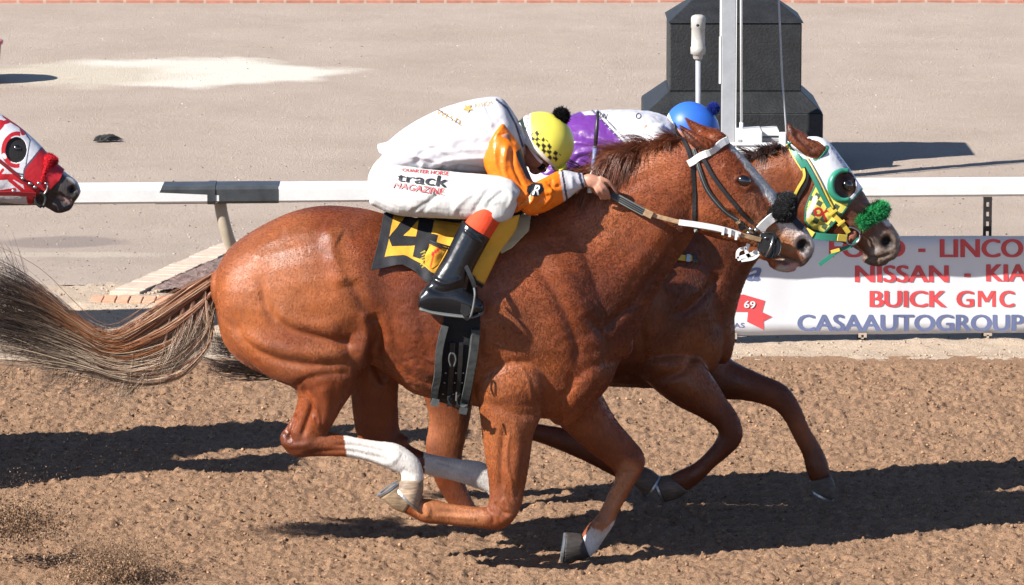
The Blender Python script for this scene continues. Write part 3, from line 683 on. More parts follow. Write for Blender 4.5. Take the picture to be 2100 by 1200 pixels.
T1 = [  # rump to chest
 (443, 556, 441, 622, .08), (470, 510, 462, 705, .19), (520, 473, 520, 757, .245), (590, 438, 600, 778, .275), (660, 423, 680, 772, .285),
 (740, 428, 742, 742, .275), (800, 442, 798, 768, .255), (860, 452, 850, 806, .258), (930, 457, 920, 822, .258), (1000, 455, 1000, 836, .252),
 (1070, 445, 1070, 852, .235), (1130, 432, 1140, 858, .215), (1180, 440, 1200, 838, .185), (1218, 480, 1246, 795, .14), (1244, 550, 1272, 738, .085)]
N1 = [(1070, 445, 1232, 800, .165), (1135, 412, 1298, 702, .14), (1188, 375, 1335, 625, .115), (1245, 345, 1375, 555, .10), (1305, 312, 1412, 500, .092), (1365, 290, 1432, 470, .085), (1415, 278, 1460, 455, .08)]
H1 = [(1425, 276, 1418, 462, .078), (1445, 270, 1436, 478, .092), (1484, 284, 1474, 490, .100), (1526, 322, 1508, 497, .098), (1566, 366, 1546, 508, .082), (1600, 406, 1570, 517, .066), (1632, 443, 1592, 527, .057), (1657, 474, 1612, 538, .056), (1668, 497, 1640, 546, .048)]
def horse_geo(T, N, H, Y0, legs):
    g = Geo(); loft(g, T, Y0, n=28, ex=.92); loft(g, N, Y0, n=22, ex=.95)
    if H: loft(g, H, Y0, n=24, ex=.88, cap=(.3, .35))
    for L in legs: loft(g, L, Y0, n=18, cap=(.45, .35))
    return g
L1 = [
 [(452, 600, 745, 555, .10, -.14), (468, 690, 752, 655, .115, -.155), (540, 766, 748, 725, .11, -.16), (604, 797, 734, 785, .088, -.16), (607, 833, 704, 833, .062, -.16), (592, 868, 684, 868, .048, -.16), (573, 900, 668, 892, .042, -.16), (600, 936, 676, 886, .040, -.16), (650, 936, 692, 889, .034, -.16), (710, 938, 712, 893, .028, -.16), (765, 950, 772, 904, .027, -.16), (806, 966, 818, 911, .034, -.16), (822, 972, 856, 938, .034, -.16), (822, 984, 868, 966, .032, -.16), (823, 992, 868, 988, .036, -.16)],
 [(690, 690, 830, 700, .09, .14), (716, 770, 818, 790, .08, .14), (722, 840, 817, 845, .058, .14), (731, 893, 822, 886, .046, .14), (750, 938, 838, 897, .040, .14), (805, 948, 840, 912, .032, .14), (870, 972, 880, 930, .028, .14), (935, 988, 943, 941, .028, .14), (975, 1001, 990, 948, .035, .14), (995, 1008, 1025, 975, .034, .14), (1005, 1018, 1045, 1000, .034, .14)],
 [(962, 755, 1125, 765, .095, -.13), (980, 830, 1112, 848, .08, -.145), (988, 890, 1095, 890, .064, -.15), (997, 950, 1086, 950, .052, -.15), (1003, 1005, 1076, 1003, .043, -.15), (1000, 1036, 1066, 1046, .044, -.15), (990, 1040, 1032, 1085, .040, -.15), (955, 1037, 968, 1082, .030, -.15), (920, 1032, 918, 1077, .026, -.15), (887, 1024, 872, 1073, .034, -.15), (864, 1022, 846, 1060, .032, -.15), (850, 1014, 826, 1050, .034, -.15)],
 [(1085, 780, 1225, 790, .085, .12), (1128, 850, 1262, 858, .07, .14), (1185, 907, 1300, 903, .054, .14), (1246, 955, 1320, 930, .043, .14), (1262, 977, 1321, 958, .038, .14), (1248, 1010, 1295, 1003, .029, .14), (1226, 1055, 1270, 1048, .027, .14), (1205, 1078, 1258, 1078, .034, .14), (1192, 1098, 1236, 1110, .030, .14), (1184, 1108, 1222, 1132, .031, .14), (1182, 1112, 1208, 1142, .034, .14)]]
g = horse_geo(T1, N1, H1, 0, L1)
loft(g, [(1110, 660, 1225, 650, .05, 0), (1120, 760, 1262, 745, .12, -.04), (1120, 830, 1225, 815, .12, -.02), (1130, 858, 1180, 862, .09, 0)], 0, n=20)
# cheek, lower lip, muzzle, stifle, shoulder, breast masses
ball(g, 1468, 425, -.045, 62, 56, .055, 0); ball(g, 1605, 543, 0, 30, 15, .035, -12); ball(g, 1645, 506, 0, 25, 32, .058, 0)
ball(g, 1560, 512, 0, 55, 18, .035, -22); ball(g, 1530, 372, -.055, 24, 16, .045, -30); ball(g, 1530, 372, .055, 24, 16, .045, -30)
ball(g, 735, 690, -.155, 40, 70, .10, 0); ball(g, 1048, 780, -.155, 80, 75, .09, 15)
loft(g, [(760, 640, 830, 600, .07, -.14), (768, 700, 850, 690, .08, -.15), (775, 730, 850, 770, .06, -.12)], 0)   # flank fold
# ears
E1 = [[(1389, 251, 1393, 255, .008, -.055), (1399, 273, 1413, 265, .020, -.062), (1411, 291, 1430, 274, .030, -.068), (1425, 303, 1448, 282, .032, -.07), (1441, 311, 1470, 292, .034, -.065)],
      [(1403, 239, 1407, 241, .008, .055), (1411, 258, 1430, 252, .020, .06), (1425, 275, 1452, 260, .030, .06), (1445, 290, 1476, 265, .034, .055)]]
for e in E1: loft(g, e, 0, n=14, cap=(.3, .3))
ball(g, 1470, 282, 0, 26, 14, .05, -20)
main_body = remesh(g, 'body', .0052, 14, M['coat'])
S1 = [
 # joints, tendons and veins of the legs
 ([(575, 905), (600, 915), (640, 908)], 6, .004), ([(640, 850), (652, 880), (664, 893)], 5, .005), ([(606, 850), (596, 880), (590, 900)], 4, -.008), ([(625, 800), (650, 840), (655, 878)], 2.6, .0035), ([(680, 912), (740, 916), (800, 930)], 4, -.004), ([(800, 950), (812, 940), (818, 925)], 6, .006), ([(822, 962), (838, 972), (846, 985)], 4, -.004), ([(690, 926), (750, 938), (800, 956)], 3.5, .004),
 ([(1012, 1030), (1030, 1050), (1052, 1052)], 4, -.006), ([(1025, 1068), (1045, 1062), (1058, 1042)], 6, .005), ([(995, 1040), (1010, 1055), (1012, 1075)], 4, -.005), ([(1046, 880), (1040, 940), (1050, 1000), (1052, 1030)], 2.6, .0035), ([(985, 1064), (930, 1060), (890, 1056)], 3.5, .0035), ([(868, 1030), (878, 1045), (874, 1062)], 5, .005),
 ([(1000, 700), (1040, 720), (1080, 770), (1090, 830)], 3, .003), ([(860, 730), (900, 748)], 3, .003), ([(1480, 455), (1500, 450), (1530, 462)], 2.6, .003), ([(1470, 345), (1490, 360), (1500, 385)], 2.6, .0025), ([(1540, 440), (1550, 460), (1560, 470)], 2.6, .003),
 # hindquarter
 ([(535, 560), (548, 630), (590, 672), (660, 695), (735, 705)], 9, -.008), ([(470, 640), (500, 700), (560, 735), (640, 750), (720, 745)], 9, -.009),
 ([(500, 690), (560, 715), (640, 725), (730, 725)], 12, .007), ([(560, 640), (620, 665), (700, 680)], 14, .006), ([(722, 575), (748, 625), (770, 668)], 12, -.007),
 ([(675, 470), (685, 530), (706, 590)], 14, .009), ([(620, 790), (640, 830), (628, 870), (618, 900)], 6, -.008), ([(660, 790), (672, 830), (660, 880)], 10, .006),
 ([(590, 840), (585, 880), (600, 905)], 5, -.007), ([(600, 790), (660, 770), (720, 765)], 8, -.006), ([(745, 640), (752, 690), (740, 740)], 9, .007),
 ([(620, 930), (700, 925), (790, 942)], 5, -.004), ([(660, 470), (700, 490)], 16, .007), ([(520, 540), (540, 490), (600, 460)], 14, .006),
 # flank and ribs
 ([(770, 640), (778, 690), (770, 740), (790, 790)], 11, -.016), ([(800, 590), (840, 640), (850, 720)], 14, .004), ([(800, 640), (815, 700), (850, 760)], 8, -.005),
 ([(840, 740), (870, 762), (900, 765)], 8, .006), ([(830, 770), (870, 785), (900, 790)], 6, -.005), ([(860, 600), (870, 680), (890, 740)], 10, -.003),
 # shoulder and forehand
 ([(1010, 560), (990, 640), (985, 720), (1000, 760)], 12, -.008), ([(1090, 520), (1140, 600), (1180, 690), (1185, 760)], 11, -.010), ([(1110, 500), (1170, 580), (1215, 660)], 14, .008),
 ([(1030, 600), (1060, 680), (1080, 740)], 26, .009), ([(1000, 770), (1050, 745), (1110, 760), (1120, 810)], 9, -.007), ([(1120, 830), (1160, 850), (1230, 790), (1270, 720)], 8, -.007),
 ([(1010, 830), (1060, 850), (1110, 845)], 8, -.006), ([(1200, 640), (1240, 700), (1245, 770)], 8, -.006), ([(1170, 760), (1165, 800), (1120, 838)], 7, -.008),
 ([(1215, 680), (1225, 730), (1195, 790)], 14, .006),
 # neck
 ([(1400, 480), (1345, 560), (1290, 630), (1230, 680)], 9, -.011), ([(1375, 440), (1320, 520), (1250, 600), (1190, 640)], 18, .007), ([(1250, 400), (1320, 370), (1400, 340)], 12, -.004),
 ([(1420, 500), (1370, 580), (1320, 650)], 9, .006), ([(1190, 480), (1260, 470), (1330, 420)], 10, -.003),
 # head
 ([(1428, 310), (1424, 380), (1438, 450), (1480, 480), (1520, 470)], 6, -.006), ([(1480, 425), (1530, 432), (1575, 455)], 6, .006), ([(1490, 440), (1540, 452), (1580, 480)], 7, -.006),
 ([(1480, 340), (1502, 348), (1520, 355)], 5, .006), ([(1504, 374), (1514, 364), (1527, 359), (1542, 366)], 4, .006), ([(1504, 376), (1516, 386), (1530, 388), (1542, 380)], 4, .005),
 ([(1545, 400), (1552, 430), (1566, 450)], 5, .004), ([(1560, 390), (1575, 420), (1590, 440)], 6, -.004), ([(1612, 470), (1600, 490), (1618, 510)], 6, -.004),
 ([(1525, 371)], 12, -.004), ([(1648, 504)], 12, -.035), ([(1632, 492), (1640, 482), (1655, 484), (1665, 500), (1660, 515)], 4, .006),
 ([(1585, 528), (1610, 532), (1640, 543)], 4, -.010), ([(1600, 545), (1620, 548)], 8, .003), ([(1395, 265), (1412, 280), (1432, 300)], 5, -.012),
 # near fore leg
 ([(1035, 870), (1028, 950), (1030, 1010)], 6, -.007), ([(1060, 860), (1060, 930), (1050, 1000)], 9, .006), ([(1075, 900), (1068, 960), (1060, 1020)], 4, -.005),
 ([(1020, 1050), (960, 1052), (890, 1048)], 5, -.004), ([(1030, 1020), (1045, 1040), (1040, 1065)], 6, .005)]
sculpt(main_body, [(a_, w__ * 1.1, h_ * (1.35 if np.mean([q_[0] for q_ in a_]) < 790 else .9)) for a_, w__, h_ in S1])
# far foreleg faces the camera too
sculpt(main_body, [([(1280, 930), (1296, 945), (1312, 940)], 5, .005), ([(1275, 965), (1290, 972), (1305, 965)], 4, -.005), ([(1215, 1062), (1230, 1074), (1250, 1070)], 6, .005), ([(1205, 1095), (1218, 1105)], 4, -.004), ([(1255, 990), (1240, 1025), (1225, 1060)], 3, .004), ([(890, 945), (940, 960), (975, 970)], 3.5, -.004), ([(1300, 960), (1275, 1000), (1245, 1050)], 5, -.004), ([(1290, 935), (1300, 950)], 10, .004)])
def skin_detail(o, amp=1.0, seed=0, focus=()):
    v = verts_of(o); n = normals_of(o)
    d = .0016 * fbm(v * np.array([1.4, 1, .8]), 7, 3, seed) + .0004 * fbm(v, 38, 2, seed + 5)
    for (x, y, rx, ry, a, s_) in focus:
        p = PX(v); e = np.exp(-(((p[:, 0] - x) / rx) ** 2 + ((p[:, 1] - y) / ry) ** 2)); d += a * e * fbm(v * np.array([1, 1, 1.3]), s_, 3, seed + 9)
    v += n * (d * amp)[:, None]; o.data.vertices.foreach_set('co', v.ravel()); o.data.update()
skin_detail(main_body, 1, 3, [(850, 690, 50, 100, .004, 30), (1290, 600, 70, 100, .003, 24), (840, 770, 50, 35, .007, 26), (1200, 700, 80, 90, .003, 24), (620, 905, 46, 20, .0015, 44)])

def veins(o, lines, Y=None):
    b = bvh_of(o)
    return b
def coat_colours(o, base, dark, light, seed, marks):
    v = verts_of(o); p = PX(v); n = normals_of(o)
    k = fbm(v, 2.6, 3, seed); c = blend(np.tile(base, (len(v), 1)), np.clip(k * 1.3, 0, .6), light); c = blend(c, np.clip(-k * 1.3, 0, .7), dark)
    k2 = fbm(v * np.array([1, 1, .6]), 14, 3, seed + 3); c = c * (1 + .14 * k2)[:, None]
    e = fbm(v, 30, 2, seed + 7)
    for mk in marks: c = mk(c, v, p, n, e)
    set_cols(o.data, c)
def mk_line(poly, wd, colr, soft=3, ymax=1e9, ymin=-1e9, jag=3, alpha=1):
    def f(c, v, p, n, e):
        d, _ = segdist(p, poly); m_ = 1 - ss(d + e * jag, wd - soft, wd + soft); m_ *= (v[:, 1] < ymax) * (v[:, 1] > ymin) * alpha
        return blend(c, m_, colr)
    return f
def mk_poly(poly, colr, ymax=1e9, ymin=-1e9, alpha=1, jag=2):
    def f(c, v, p, n, e):
        q = p + np.stack([e, -e], 1) * jag; m_ = inpoly(q, poly) * (v[:, 1] < ymax) * (v[:, 1] > ymin) * alpha
        return blend(c, m_.astype(float), colr)
    return f
marks1 = [
 mk_poly([(700, 870), (790, 880), (900, 930), (900, 1010), (800, 1010), (715, 960)], WHT, ymax=.0),
 mk_poly([(868, 900), (1040, 925), (1060, 1060), (980, 1060), (872, 1000)], WHT, ymin=.02),
 mk_poly([(1290, 1058), (1262, 1066), (1236, 1088), (1214, 1078), (1150, 1170), (1290, 1170)], WHT, ymin=.02, jag=7),
 mk_line([(1290, 965), (1262, 1012), (1232, 1075)], 18, [.55, .24, .11], 10, ymin=.02, alpha=.7),
 mk_line([(870, 1045), (980, 1060)], 18, [.55, .22, .09], 8, ymax=0, alpha=.7),
 mk_line([(1500, 1200), (1500, 1210)], 1, WHT),
 # rump and hip highlights painted in as paler coat, plus darker patches
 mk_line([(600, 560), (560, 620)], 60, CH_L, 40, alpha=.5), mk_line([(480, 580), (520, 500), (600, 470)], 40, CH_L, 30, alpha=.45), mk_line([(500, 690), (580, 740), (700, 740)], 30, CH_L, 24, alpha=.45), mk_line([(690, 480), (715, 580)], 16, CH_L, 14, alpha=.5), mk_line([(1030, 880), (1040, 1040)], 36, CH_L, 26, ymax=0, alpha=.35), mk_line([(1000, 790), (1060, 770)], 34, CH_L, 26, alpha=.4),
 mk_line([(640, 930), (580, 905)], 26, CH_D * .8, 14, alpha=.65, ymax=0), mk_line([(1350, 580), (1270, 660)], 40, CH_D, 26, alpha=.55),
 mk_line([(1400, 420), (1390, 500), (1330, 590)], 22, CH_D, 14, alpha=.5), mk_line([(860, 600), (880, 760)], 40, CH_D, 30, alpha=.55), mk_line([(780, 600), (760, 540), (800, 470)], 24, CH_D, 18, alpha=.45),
 # face
 mk_line([(1602, 430), (1575, 395), (1545, 352), (1518, 312), (1508, 302)], 9, [.66, .64, .62], 3, jag=3),
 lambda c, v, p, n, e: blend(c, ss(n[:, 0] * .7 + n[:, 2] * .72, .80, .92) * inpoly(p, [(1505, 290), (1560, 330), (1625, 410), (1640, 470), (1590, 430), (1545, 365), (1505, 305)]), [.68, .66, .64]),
 mk_poly([(1590, 455), (1625, 440), (1690, 470), (1690, 530), (1650, 530), (1618, 490), (1600, 480)], [.66, .56, .52], jag=3),
 mk_line([(1560, 480), (1610, 500)], 26, [.45, .20, .09], 12, alpha=.7),
 mk_line([(1600, 530), (1650, 540), (1665, 528)], 9, [.16, .12, .10], 5, alpha=.85), mk_line([(1600, 552), (1618, 555)], 9, [.55, .50, .45], 4), mk_line([(1622, 549), (1632, 546)], 8, PINK, 4),
 mk_line([(1525, 372)], 15, CH_D * .9, 8, alpha=.7), mk_line([(1648, 504)], 15, [.012, .008, .008], 2.5, jag=.5), mk_line([(1662, 512), (1656, 519)], 6, [.30, .26, .25], 2),
 mk_line([(1540, 405), (1560, 445)], 16, [.20, .09, .05], 12, alpha=.4),
 mk_line([(1396, 262), (1418, 285), (1440, 305)], 7, CH_D * .55, 5, alpha=.8, ymax=0),
]
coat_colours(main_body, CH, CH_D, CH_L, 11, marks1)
H_MAIN = thing('race_horse', 'chestnut race horse with number 4 cloth galloping nearest the camera', 'horse', (W(850, 1185, 0)[0], 0, 0), 'race horses')
adopt(main_body, H_MAIN)
def adopt_sub(child, part):
    """a sub-part modelled in world coordinates under a part whose parent is root"""
    child.parent = part; child.matrix_parent_inverse = Matrix.Identity(4)
    # the part's local space already is world space (its vertices are world coordinates)
    return child
def short_hair(body, n, seed, parent, length=.012, ymax=1e9):
    """the short coat lying along the body, in damp tufts"""
    r = np.random.default_rng(seed); me = body.data; v = verts_of(body); nn = normals_of(body)
    a = np.empty(len(v) * 4, np.float32); me.color_attributes['Col'].data.foreach_get('color', a); a = a.reshape(-1, 4)[:, :3]
    ok = np.where((nn[:, 1] < .25) & (v[:, 1] < ymax))[0]; i = ok[r.integers(0, len(ok), n)]; p = v[i] + r.normal(0, .0025, (n, 3)); q = nn[i]; p -= q * ((p - v[i]) * q).sum(1)[:, None]
    fr = .28 + .72 * ss(PX(p)[:, 0], 880, 1060); th = fbm(p, 5, 2, seed) * .9 * fr + fbm(p, 20, 2, seed + 4) * .8 * fr; low = np.clip((.75 - p[:, 2]) / .2, 0, 1)
    dx, dz = -1.0 * (1 - low) - .15 * low, -.45 * (1 - low) - 1.0 * low; f = np.stack([dx * np.cos(th) - dz * np.sin(th), np.zeros(n), dx * np.sin(th) + dz * np.cos(th)], 1)
    f -= q * (f * q).sum(1)[:, None]; f /= np.linalg.norm(f, axis=1)[:, None] + 1e-9; L = length * r.uniform(.5, 1.1, n)[:, None] * (1 - .4 * low)[:, None]
    t = np.array([0, .5, 1.0])[None, :, None]; c = p[:, None] + f[:, None] * L[:, None] * t + q[:, None] * ((np.array([-.0004, .0007, .0009])[None, :] * (.55 + .75 * fr)[:, None])[..., None]) 
    cc = np.repeat((a[i] * (1 + r.uniform(-.26, .26, (n, 1)) * (.35 + .65 * fr)[:, None]))[:, None], 3, 1); o = hair('coat_hair', c, .00054 * (.35 + .65 * fr), cc, M['fur'], None); return adopt(o, parent)
def hoof(secs, Y, parent, colr=(.20, .15, .11), shoe=True):
    g = Geo(); loft(g, secs, Y, n=22, sub=4, cap=(0, 0)); v = np.vstack(g.v); p = PX(v)
    k = fbm(v, 30, 2, 4); cc = np.tile(np.array(colr), (len(v), 1)) * (1 + .3 * k)[:, None]
    o = adopt(g.obj('hoof', M['hoof'], cols=cc), parent)
    if shoe:
        a = secs[-1]; A = W(a[0], a[1], Y + a[5]); B = W(a[2], a[3], Y + a[5]); c = (A + B) / 2; u = (A - B) / 2; nrm = np.cross(u, [0, 1, 0]); nrm /= np.linalg.norm(nrm)
        q = secs[-2]; c2 = (W(q[0], q[1], Y + q[5]) + W(q[2], q[3], Y + q[5])) / 2
        if np.dot(c - c2, nrm) < 0: nrm = -nrm
        th = np.linspace(.5, 2 * math.pi - .5, 26); hd = a[4]; s = Geo(); rr = []
        for t in th:
            r_ = u * math.cos(t) + np.array([0, hd * math.sin(t), 0])
            P0, P1 = c + r_ * 1.03, c + r_ * .72
            rr += [P0 - nrm * .002, P0 + nrm * .007, P1 + nrm * .007, P1 - nrm * .002]
        s.add(rr, rings_faces(26, 4)); sh = s.obj('horseshoe', M['shoe'], smooth=False); adopt_sub(sh, o)
    return o
hoof([(825, 982, 868, 984, .036, -.16), (817, 992, 868, 1005, .044, -.16), (813, 998, 860, 1047, .052, -.16)], 0, H_MAIN, (.34, .24, .16))
hoof([(1002, 1008, 1046, 1003, .036, .14), (1012, 1030, 1062, 1012, .044, .14), (1024, 1048, 1070, 1028, .050, .14)], 0, H_MAIN)
hoof([(856, 1012, 826, 1052, .036, -.15), (835, 1000, 805, 1042, .044, -.15), (820, 988, 776, 1018, .050, -.15)], 0, H_MAIN, (.36, .25, .15))
hoof([(1192, 1095, 1210, 1142, .036, .14), (1178, 1093, 1184, 1152, .046, .14), (1160, 1092, 1150, 1166, .052, .14)], 0, H_MAIN, (.05, .04, .035))  # far fore hoof: shade put into its darker colour
def eye(px, py, Y, r, parent, rx=1.0, side=-1):
    g = Geo(); ball(g, px, py, Y, r * rx, r, r / 500 * .8, -20); return adopt(g.obj('eye', M['eye']), parent)
bv = bvh_of(main_body)
short_hair(main_body, 130000, 5, H_MAIN)
l, n_, k_ = hit(bv, 1525, 371, 0); eye(1526, 371, l.y + .007, 12, H_MAIN, 1.25)
eye(1525, 371.5, .098, 11, H_MAIN, 1.15)
# bulging skin veins are left to the sculpted surface

def strands_between(A, B, n, K=22, ys=(-.06, .06), jit=6, wob=8, cut=(.75, 1.0), seed=1, Yc=0., start=(0, .06), power=1.0, sag=0):
    """hair flowing between two measured edge lines, spread in depth"""
    r = np.random.default_rng(seed); A = cr(A, 8); B = cr(B, 8)
    def par(P, t):
        L = np.r_[0, np.cumsum(np.hypot(*np.diff(P, axis=0).T))]; L /= L[-1]
        return np.stack([np.interp(t, L, P[:, 0]), np.interp(t, L, P[:, 1])], -1)
    out = []; S = []; TT = []
    ncl = max(8, n // 14); cs = r.random(ncl) ** power; cds = r.normal(0, .13, ncl); cph = r.uniform(0, 6.3, (ncl, 2)); cam_ = r.uniform(.2, 1.2, ncl) * wob; cfr = r.uniform(1.2, 4, ncl); cy = r.uniform(*ys, ncl); ct1 = r.uniform(*cut, ncl)
    for i in range(n):
        c_ = r.integers(0, ncl); wild = r.random() < .22
        s = np.clip(cs[c_] + r.normal(0, .035), 0, 1); t0 = r.uniform(*start); t1 = min(cut[1], ct1[c_] * r.uniform(.9, 1.03)); t = np.linspace(t0, t1, K); ds = cds[c_] + r.normal(0, .14 if wild else .02)
        sv = s + ds * (t - t0); a, b = par(A, t), par(B, t); q = a + (b - a) * sv[:, None]
        ph, am, fr = (r.uniform(0, 6.3, 2), r.uniform(.5, 1.6) * wob, r.uniform(1.5, 4)) if wild else (cph[c_], cam_[c_], cfr[c_])
        lump = np.sin(s * 23 + 4 * t) * jit * .5
        q = q + np.stack([am * np.sin(fr * t * 3 + ph[0]), am * np.sin(fr * t * 3.3 + ph[1]) + lump + sag * r.random() * (t - t0) ** 2], 1) * ((t - t0) ** .8)[:, None]
        y = Yc + (cy[c_] + r.normal(0, .006)) * (.35 + t) + .012 * np.sin(s * 30 + 3 * t)
        out.append(np.array([W(x, yy, z) for (x, yy), z in zip(q, y)])); S.append(s); TT.append(t)
    return np.array(out), np.array(S), np.array(TT)
# tail of the leading horse
TA = [(452, 552), (400, 582), (345, 618), (290, 655), (240, 685), (200, 682), (150, 650), (90, 605), (30, 575), (-60, 545), (-140, 530)]
TB = [(441, 645), (430, 700), (405, 735), (362, 770), (300, 782), (240, 774), (180, 756), (120, 740), (50, 722), (-60, 700), (-140, 680)]
C_, S_, T_ = strands_between(TA, TB, 4200, 28, (-.07, .07), 10, 15, (.38, 1.0), 5)
def tail_col(S, T, C, seed=0):
    r = np.random.default_rng(seed); n = len(S); a = np.array([.42, .165, .065]); b = np.array([.66, .50, .36]); d = np.array([.060, .038, .028]); g_ = np.array([.20, .15, .12])
    px = PX(C)[..., 0]; w_ = np.clip((T - .37 + (S[:, None] - .5) * .25) * 4, 0, 1); u = r.random(n)
    c1 = a[None, None] * (.45 + .9 * r.random(n))[:, None, None] * np.ones(C.shape)
    pale = ((S > .55) & (u < .7)) | (u < .22); pw = np.where(pale[:, None], np.clip((T + .15) * 6, 0, 1), 0) * (1 - np.clip((T - .52) * 5, 0, 1) * (S[:, None] < .93))
    c = c1 * (1 - w_[..., None]) + (d * (.5 + r.random(n))[:, None])[:, None] * w_[..., None]
    gw = (r.random(n) < .12)[:, None] * w_; c = c * (1 - gw[..., None]) + g_ * gw[..., None]
    c = c * (1 - pw[..., None]) + (b * (.6 + .7 * r.random(n))[:, None])[:, None] * pw[..., None]
    return c
tail = hair('tail', C_, rng.uniform(.0006, .0015, len(C_)), tail_col(S_, T_, C_), M['hair'], None); adopt(tail, H_MAIN)
# hanging fringe and flyaway strands belong to the same tail
FA = [(440, 570), (432, 640), (418, 700)]; FB = [(300, 668), (292, 740), (240, 790), (170, 780)]
C2, S2, T2 = strands_between([(436, 585), (430, 625), (420, 668), (408, 700)], [(330, 640), (318, 700), (300, 760), (255, 812), (205, 800)], 1300, 18, (-.06, .02), 4, 9, (.45, 1), 8)
r2 = np.random.default_rng(3); gt = np.clip((T2 - .02) * 1.6, 0, 1)[..., None]; pl_ = (r2.random(1300) < .68)[:, None, None]
c2 = np.where(pl_, np.array([.62, .45, .31]) * (.35 + .65 * gt) + np.array([.20, .02, -.01]) * (1 - gt), np.array([.27, .09, .035]) * (1 - .4 * gt)) * r2.uniform(.5, 1.2, 1300)[:, None, None]
adopt(hair('tail_fringe', C2, r2.uniform(.0006, .0012, 1300), c2, M['hair'], None), H_MAIN)
fly = []
wisp = []; wcol = []
for i in range(520):
    k = r2.random(); x0 = 440 - 330 * k ** 1.1 + r2.normal(0, 6); y0 = 640 + 130 * math.sin(min(1, k * 1.5) * 1.4) - 40 * max(0, k - .6) + r2.normal(0, 16); L = r2.uniform(30, 85) * (1 if k < .6 else .8); t = np.linspace(0, 1, 12); c_ = i % 23
    q = np.stack([x0 - L * (.15 + .55 * k + .25 * math.sin(c_)) * t ** 1.4 + 5 * np.sin(3 * t + c_), y0 - 12 + L * (1.05 - .45 * k) * np.sin(t * (1.5 + .5 * k)) + 3 * np.sin(4 * t + c_)], 1); yy = r2.uniform(-.06, .05)
    wisp.append([W(a, b, yy) for a, b in q]); wcol.append(np.ones((12, 1)) * (np.array([.60, .45, .31]) if k < .62 and r2.random() < .8 else np.array([.13, .085, .06])) * r2.uniform(.55, 1.2))
adopt(hair('tail_wisps', wisp, r2.uniform(.0005, .0011, 520), wcol, M['hair'], None), H_MAIN)
for i in range(70):
    x0, y0 = r2.uniform(0, 420), 0; t = np.linspace(0, 1, 14); x0 = r2.uniform(-60, 300); y0 = 700 + r2.uniform(-60, 60) - max(0, 120 - x0) * .35
    dx, dy = r2.uniform(-120, 40), r2.uniform(10, 110); q = np.stack([x0 + dx * t + 18 * np.sin(3 * t + i), y0 + dy * np.sin(t * r2.uniform(1.2, 2.6))], 1)
    fly.append([W(a, b, r2.uniform(-.05, .05)) for a, b in q])
for i in range(30):
    t = np.linspace(0, 1, 14); x0 = r2.uniform(20, 90); q = np.stack([x0 - r2.uniform(20, 75) * t ** 1.5, 620 - r2.uniform(60, 140) * t ** 1.2 + 10 * np.sin(5 * t)], 1); fly.append([W(a, b, r2.uniform(-.04, .04)) for a, b in q])
adopt(hair('loose_hair', fly, np.full(100, .0009), np.ones((100, 14, 1)) * np.array([.10, .07, .055]), M['hair'], None), H_MAIN)
# mane: blown back over the crest
def mane(parent, roots, up, n, Y0, colr, seed, length=(40, 95), lean=(-1.0, -.2), ysp=.05, rad=(.0009, .002), name='mane', fall=1.0):
    r = np.random.default_rng(seed); P = cr(roots, 10); out = []; cc = []; ncl = n // 26
    ck = r.random(ncl); cL = r.uniform(*length, ncl); ca_ = r.uniform(*lean, ncl); cf = r.uniform(.5, 1.7, ncl) * fall; cy_ = r.uniform(-1.3, .5, ncl); cb = r.uniform(.6, 1.3, ncl); cp = r.uniform(0, 6, ncl)
    for i in range(n):
        c_ = r.integers(0, ncl); k = min(1, max(0, ck[c_] + r.normal(0, .018))); p = P[int(k * (len(P) - 1))]; L = cL[c_] * up(k) * r.uniform(.75, 1.1); t = np.linspace(0, 1, 14)
        a = ca_[c_] + r.normal(0, .09); f_ = cf[c_] + r.normal(0, .1); x = p[0] + L * a * t + 3 * np.sin(4 * t + cp[c_]) * t; y = p[1] + 5 - L * (.95 * t - .80 * t ** 2 * f_) + 2 * np.sin(5 * t + cp[c_])
        ys_ = Y0 + r.uniform(-.02, .02) + (cy_[c_] + r.normal(0, .12)) * ysp * t ** 1.3
        out.append([W(u, v_, w_) for u, v_, w_ in zip(x, y, ys_)]); cc.append(np.ones((14, 1)) * np.array(colr) * cb[c_] * r.uniform(.7, 1.25))
    return adopt(hair(name, out, r.uniform(*rad, n), cc, M['hair'], None), parent)
mane(H_MAIN, [(1180, 392), (1215, 368), (1250, 348), (1290, 328), (1330, 312), (1370, 296), (1402, 284)], lambda k: 1.0 if k < .8 else .6, 3400, -.01, (.27, .080, .034), 4, (34, 84), (-1.25, -.35), .05, (.0006, .0013))
mane(H_MAIN, [(1215, 365), (1245, 347), (1275, 330), (1305, 318)], lambda k: 1.0, 2600, -.05, (.25, .074, .032), 6, (48, 84), (-.95, -.35), .03, (.0006, .0013), 'mane_lock', 2.1)

# ------------------------------------------------------------------ second horse
Y2 = .95
T2 = [(692, 560, 690, 640, .08), (722, 505, 715, 700, .19), (780, 470, 780, 738, .25), (850, 458, 860, 745, .27), (930, 458, 930, 735, .265), (1010, 462, 1010, 755, .26), (1100, 462, 1090, 780, .27), (1180, 458, 1180, 790, .27), (1260, 448, 1262, 792, .255), (1330, 440, 1335, 796, .235), (1400, 450, 1402, 798, .20), (1448, 490, 1448, 778, .15), (1468, 550, 1474, 745, .09)]
N2 = [(1310, 445, 1470, 745, .15), (1380, 405, 1502, 665, .125), (1440, 368, 1523, 592, .11), (1500, 345, 1555, 532, .10), (1555, 322, 1610, 490, .09), (1605, 300, 1640, 470, .082)]
H2 = [(1622, 296, 1622, 455, .075), (1645, 285, 1648, 470, .088), (1690, 288, 1682, 482, .096), (1732, 336, 1712, 492, .094), (1765, 386, 1740, 502, .08), (1790, 424, 1762, 514, .064), (1818, 448, 1785, 530, .056), (1838, 473, 1806, 540, .055), (1846, 500, 1826, 534, .046)]
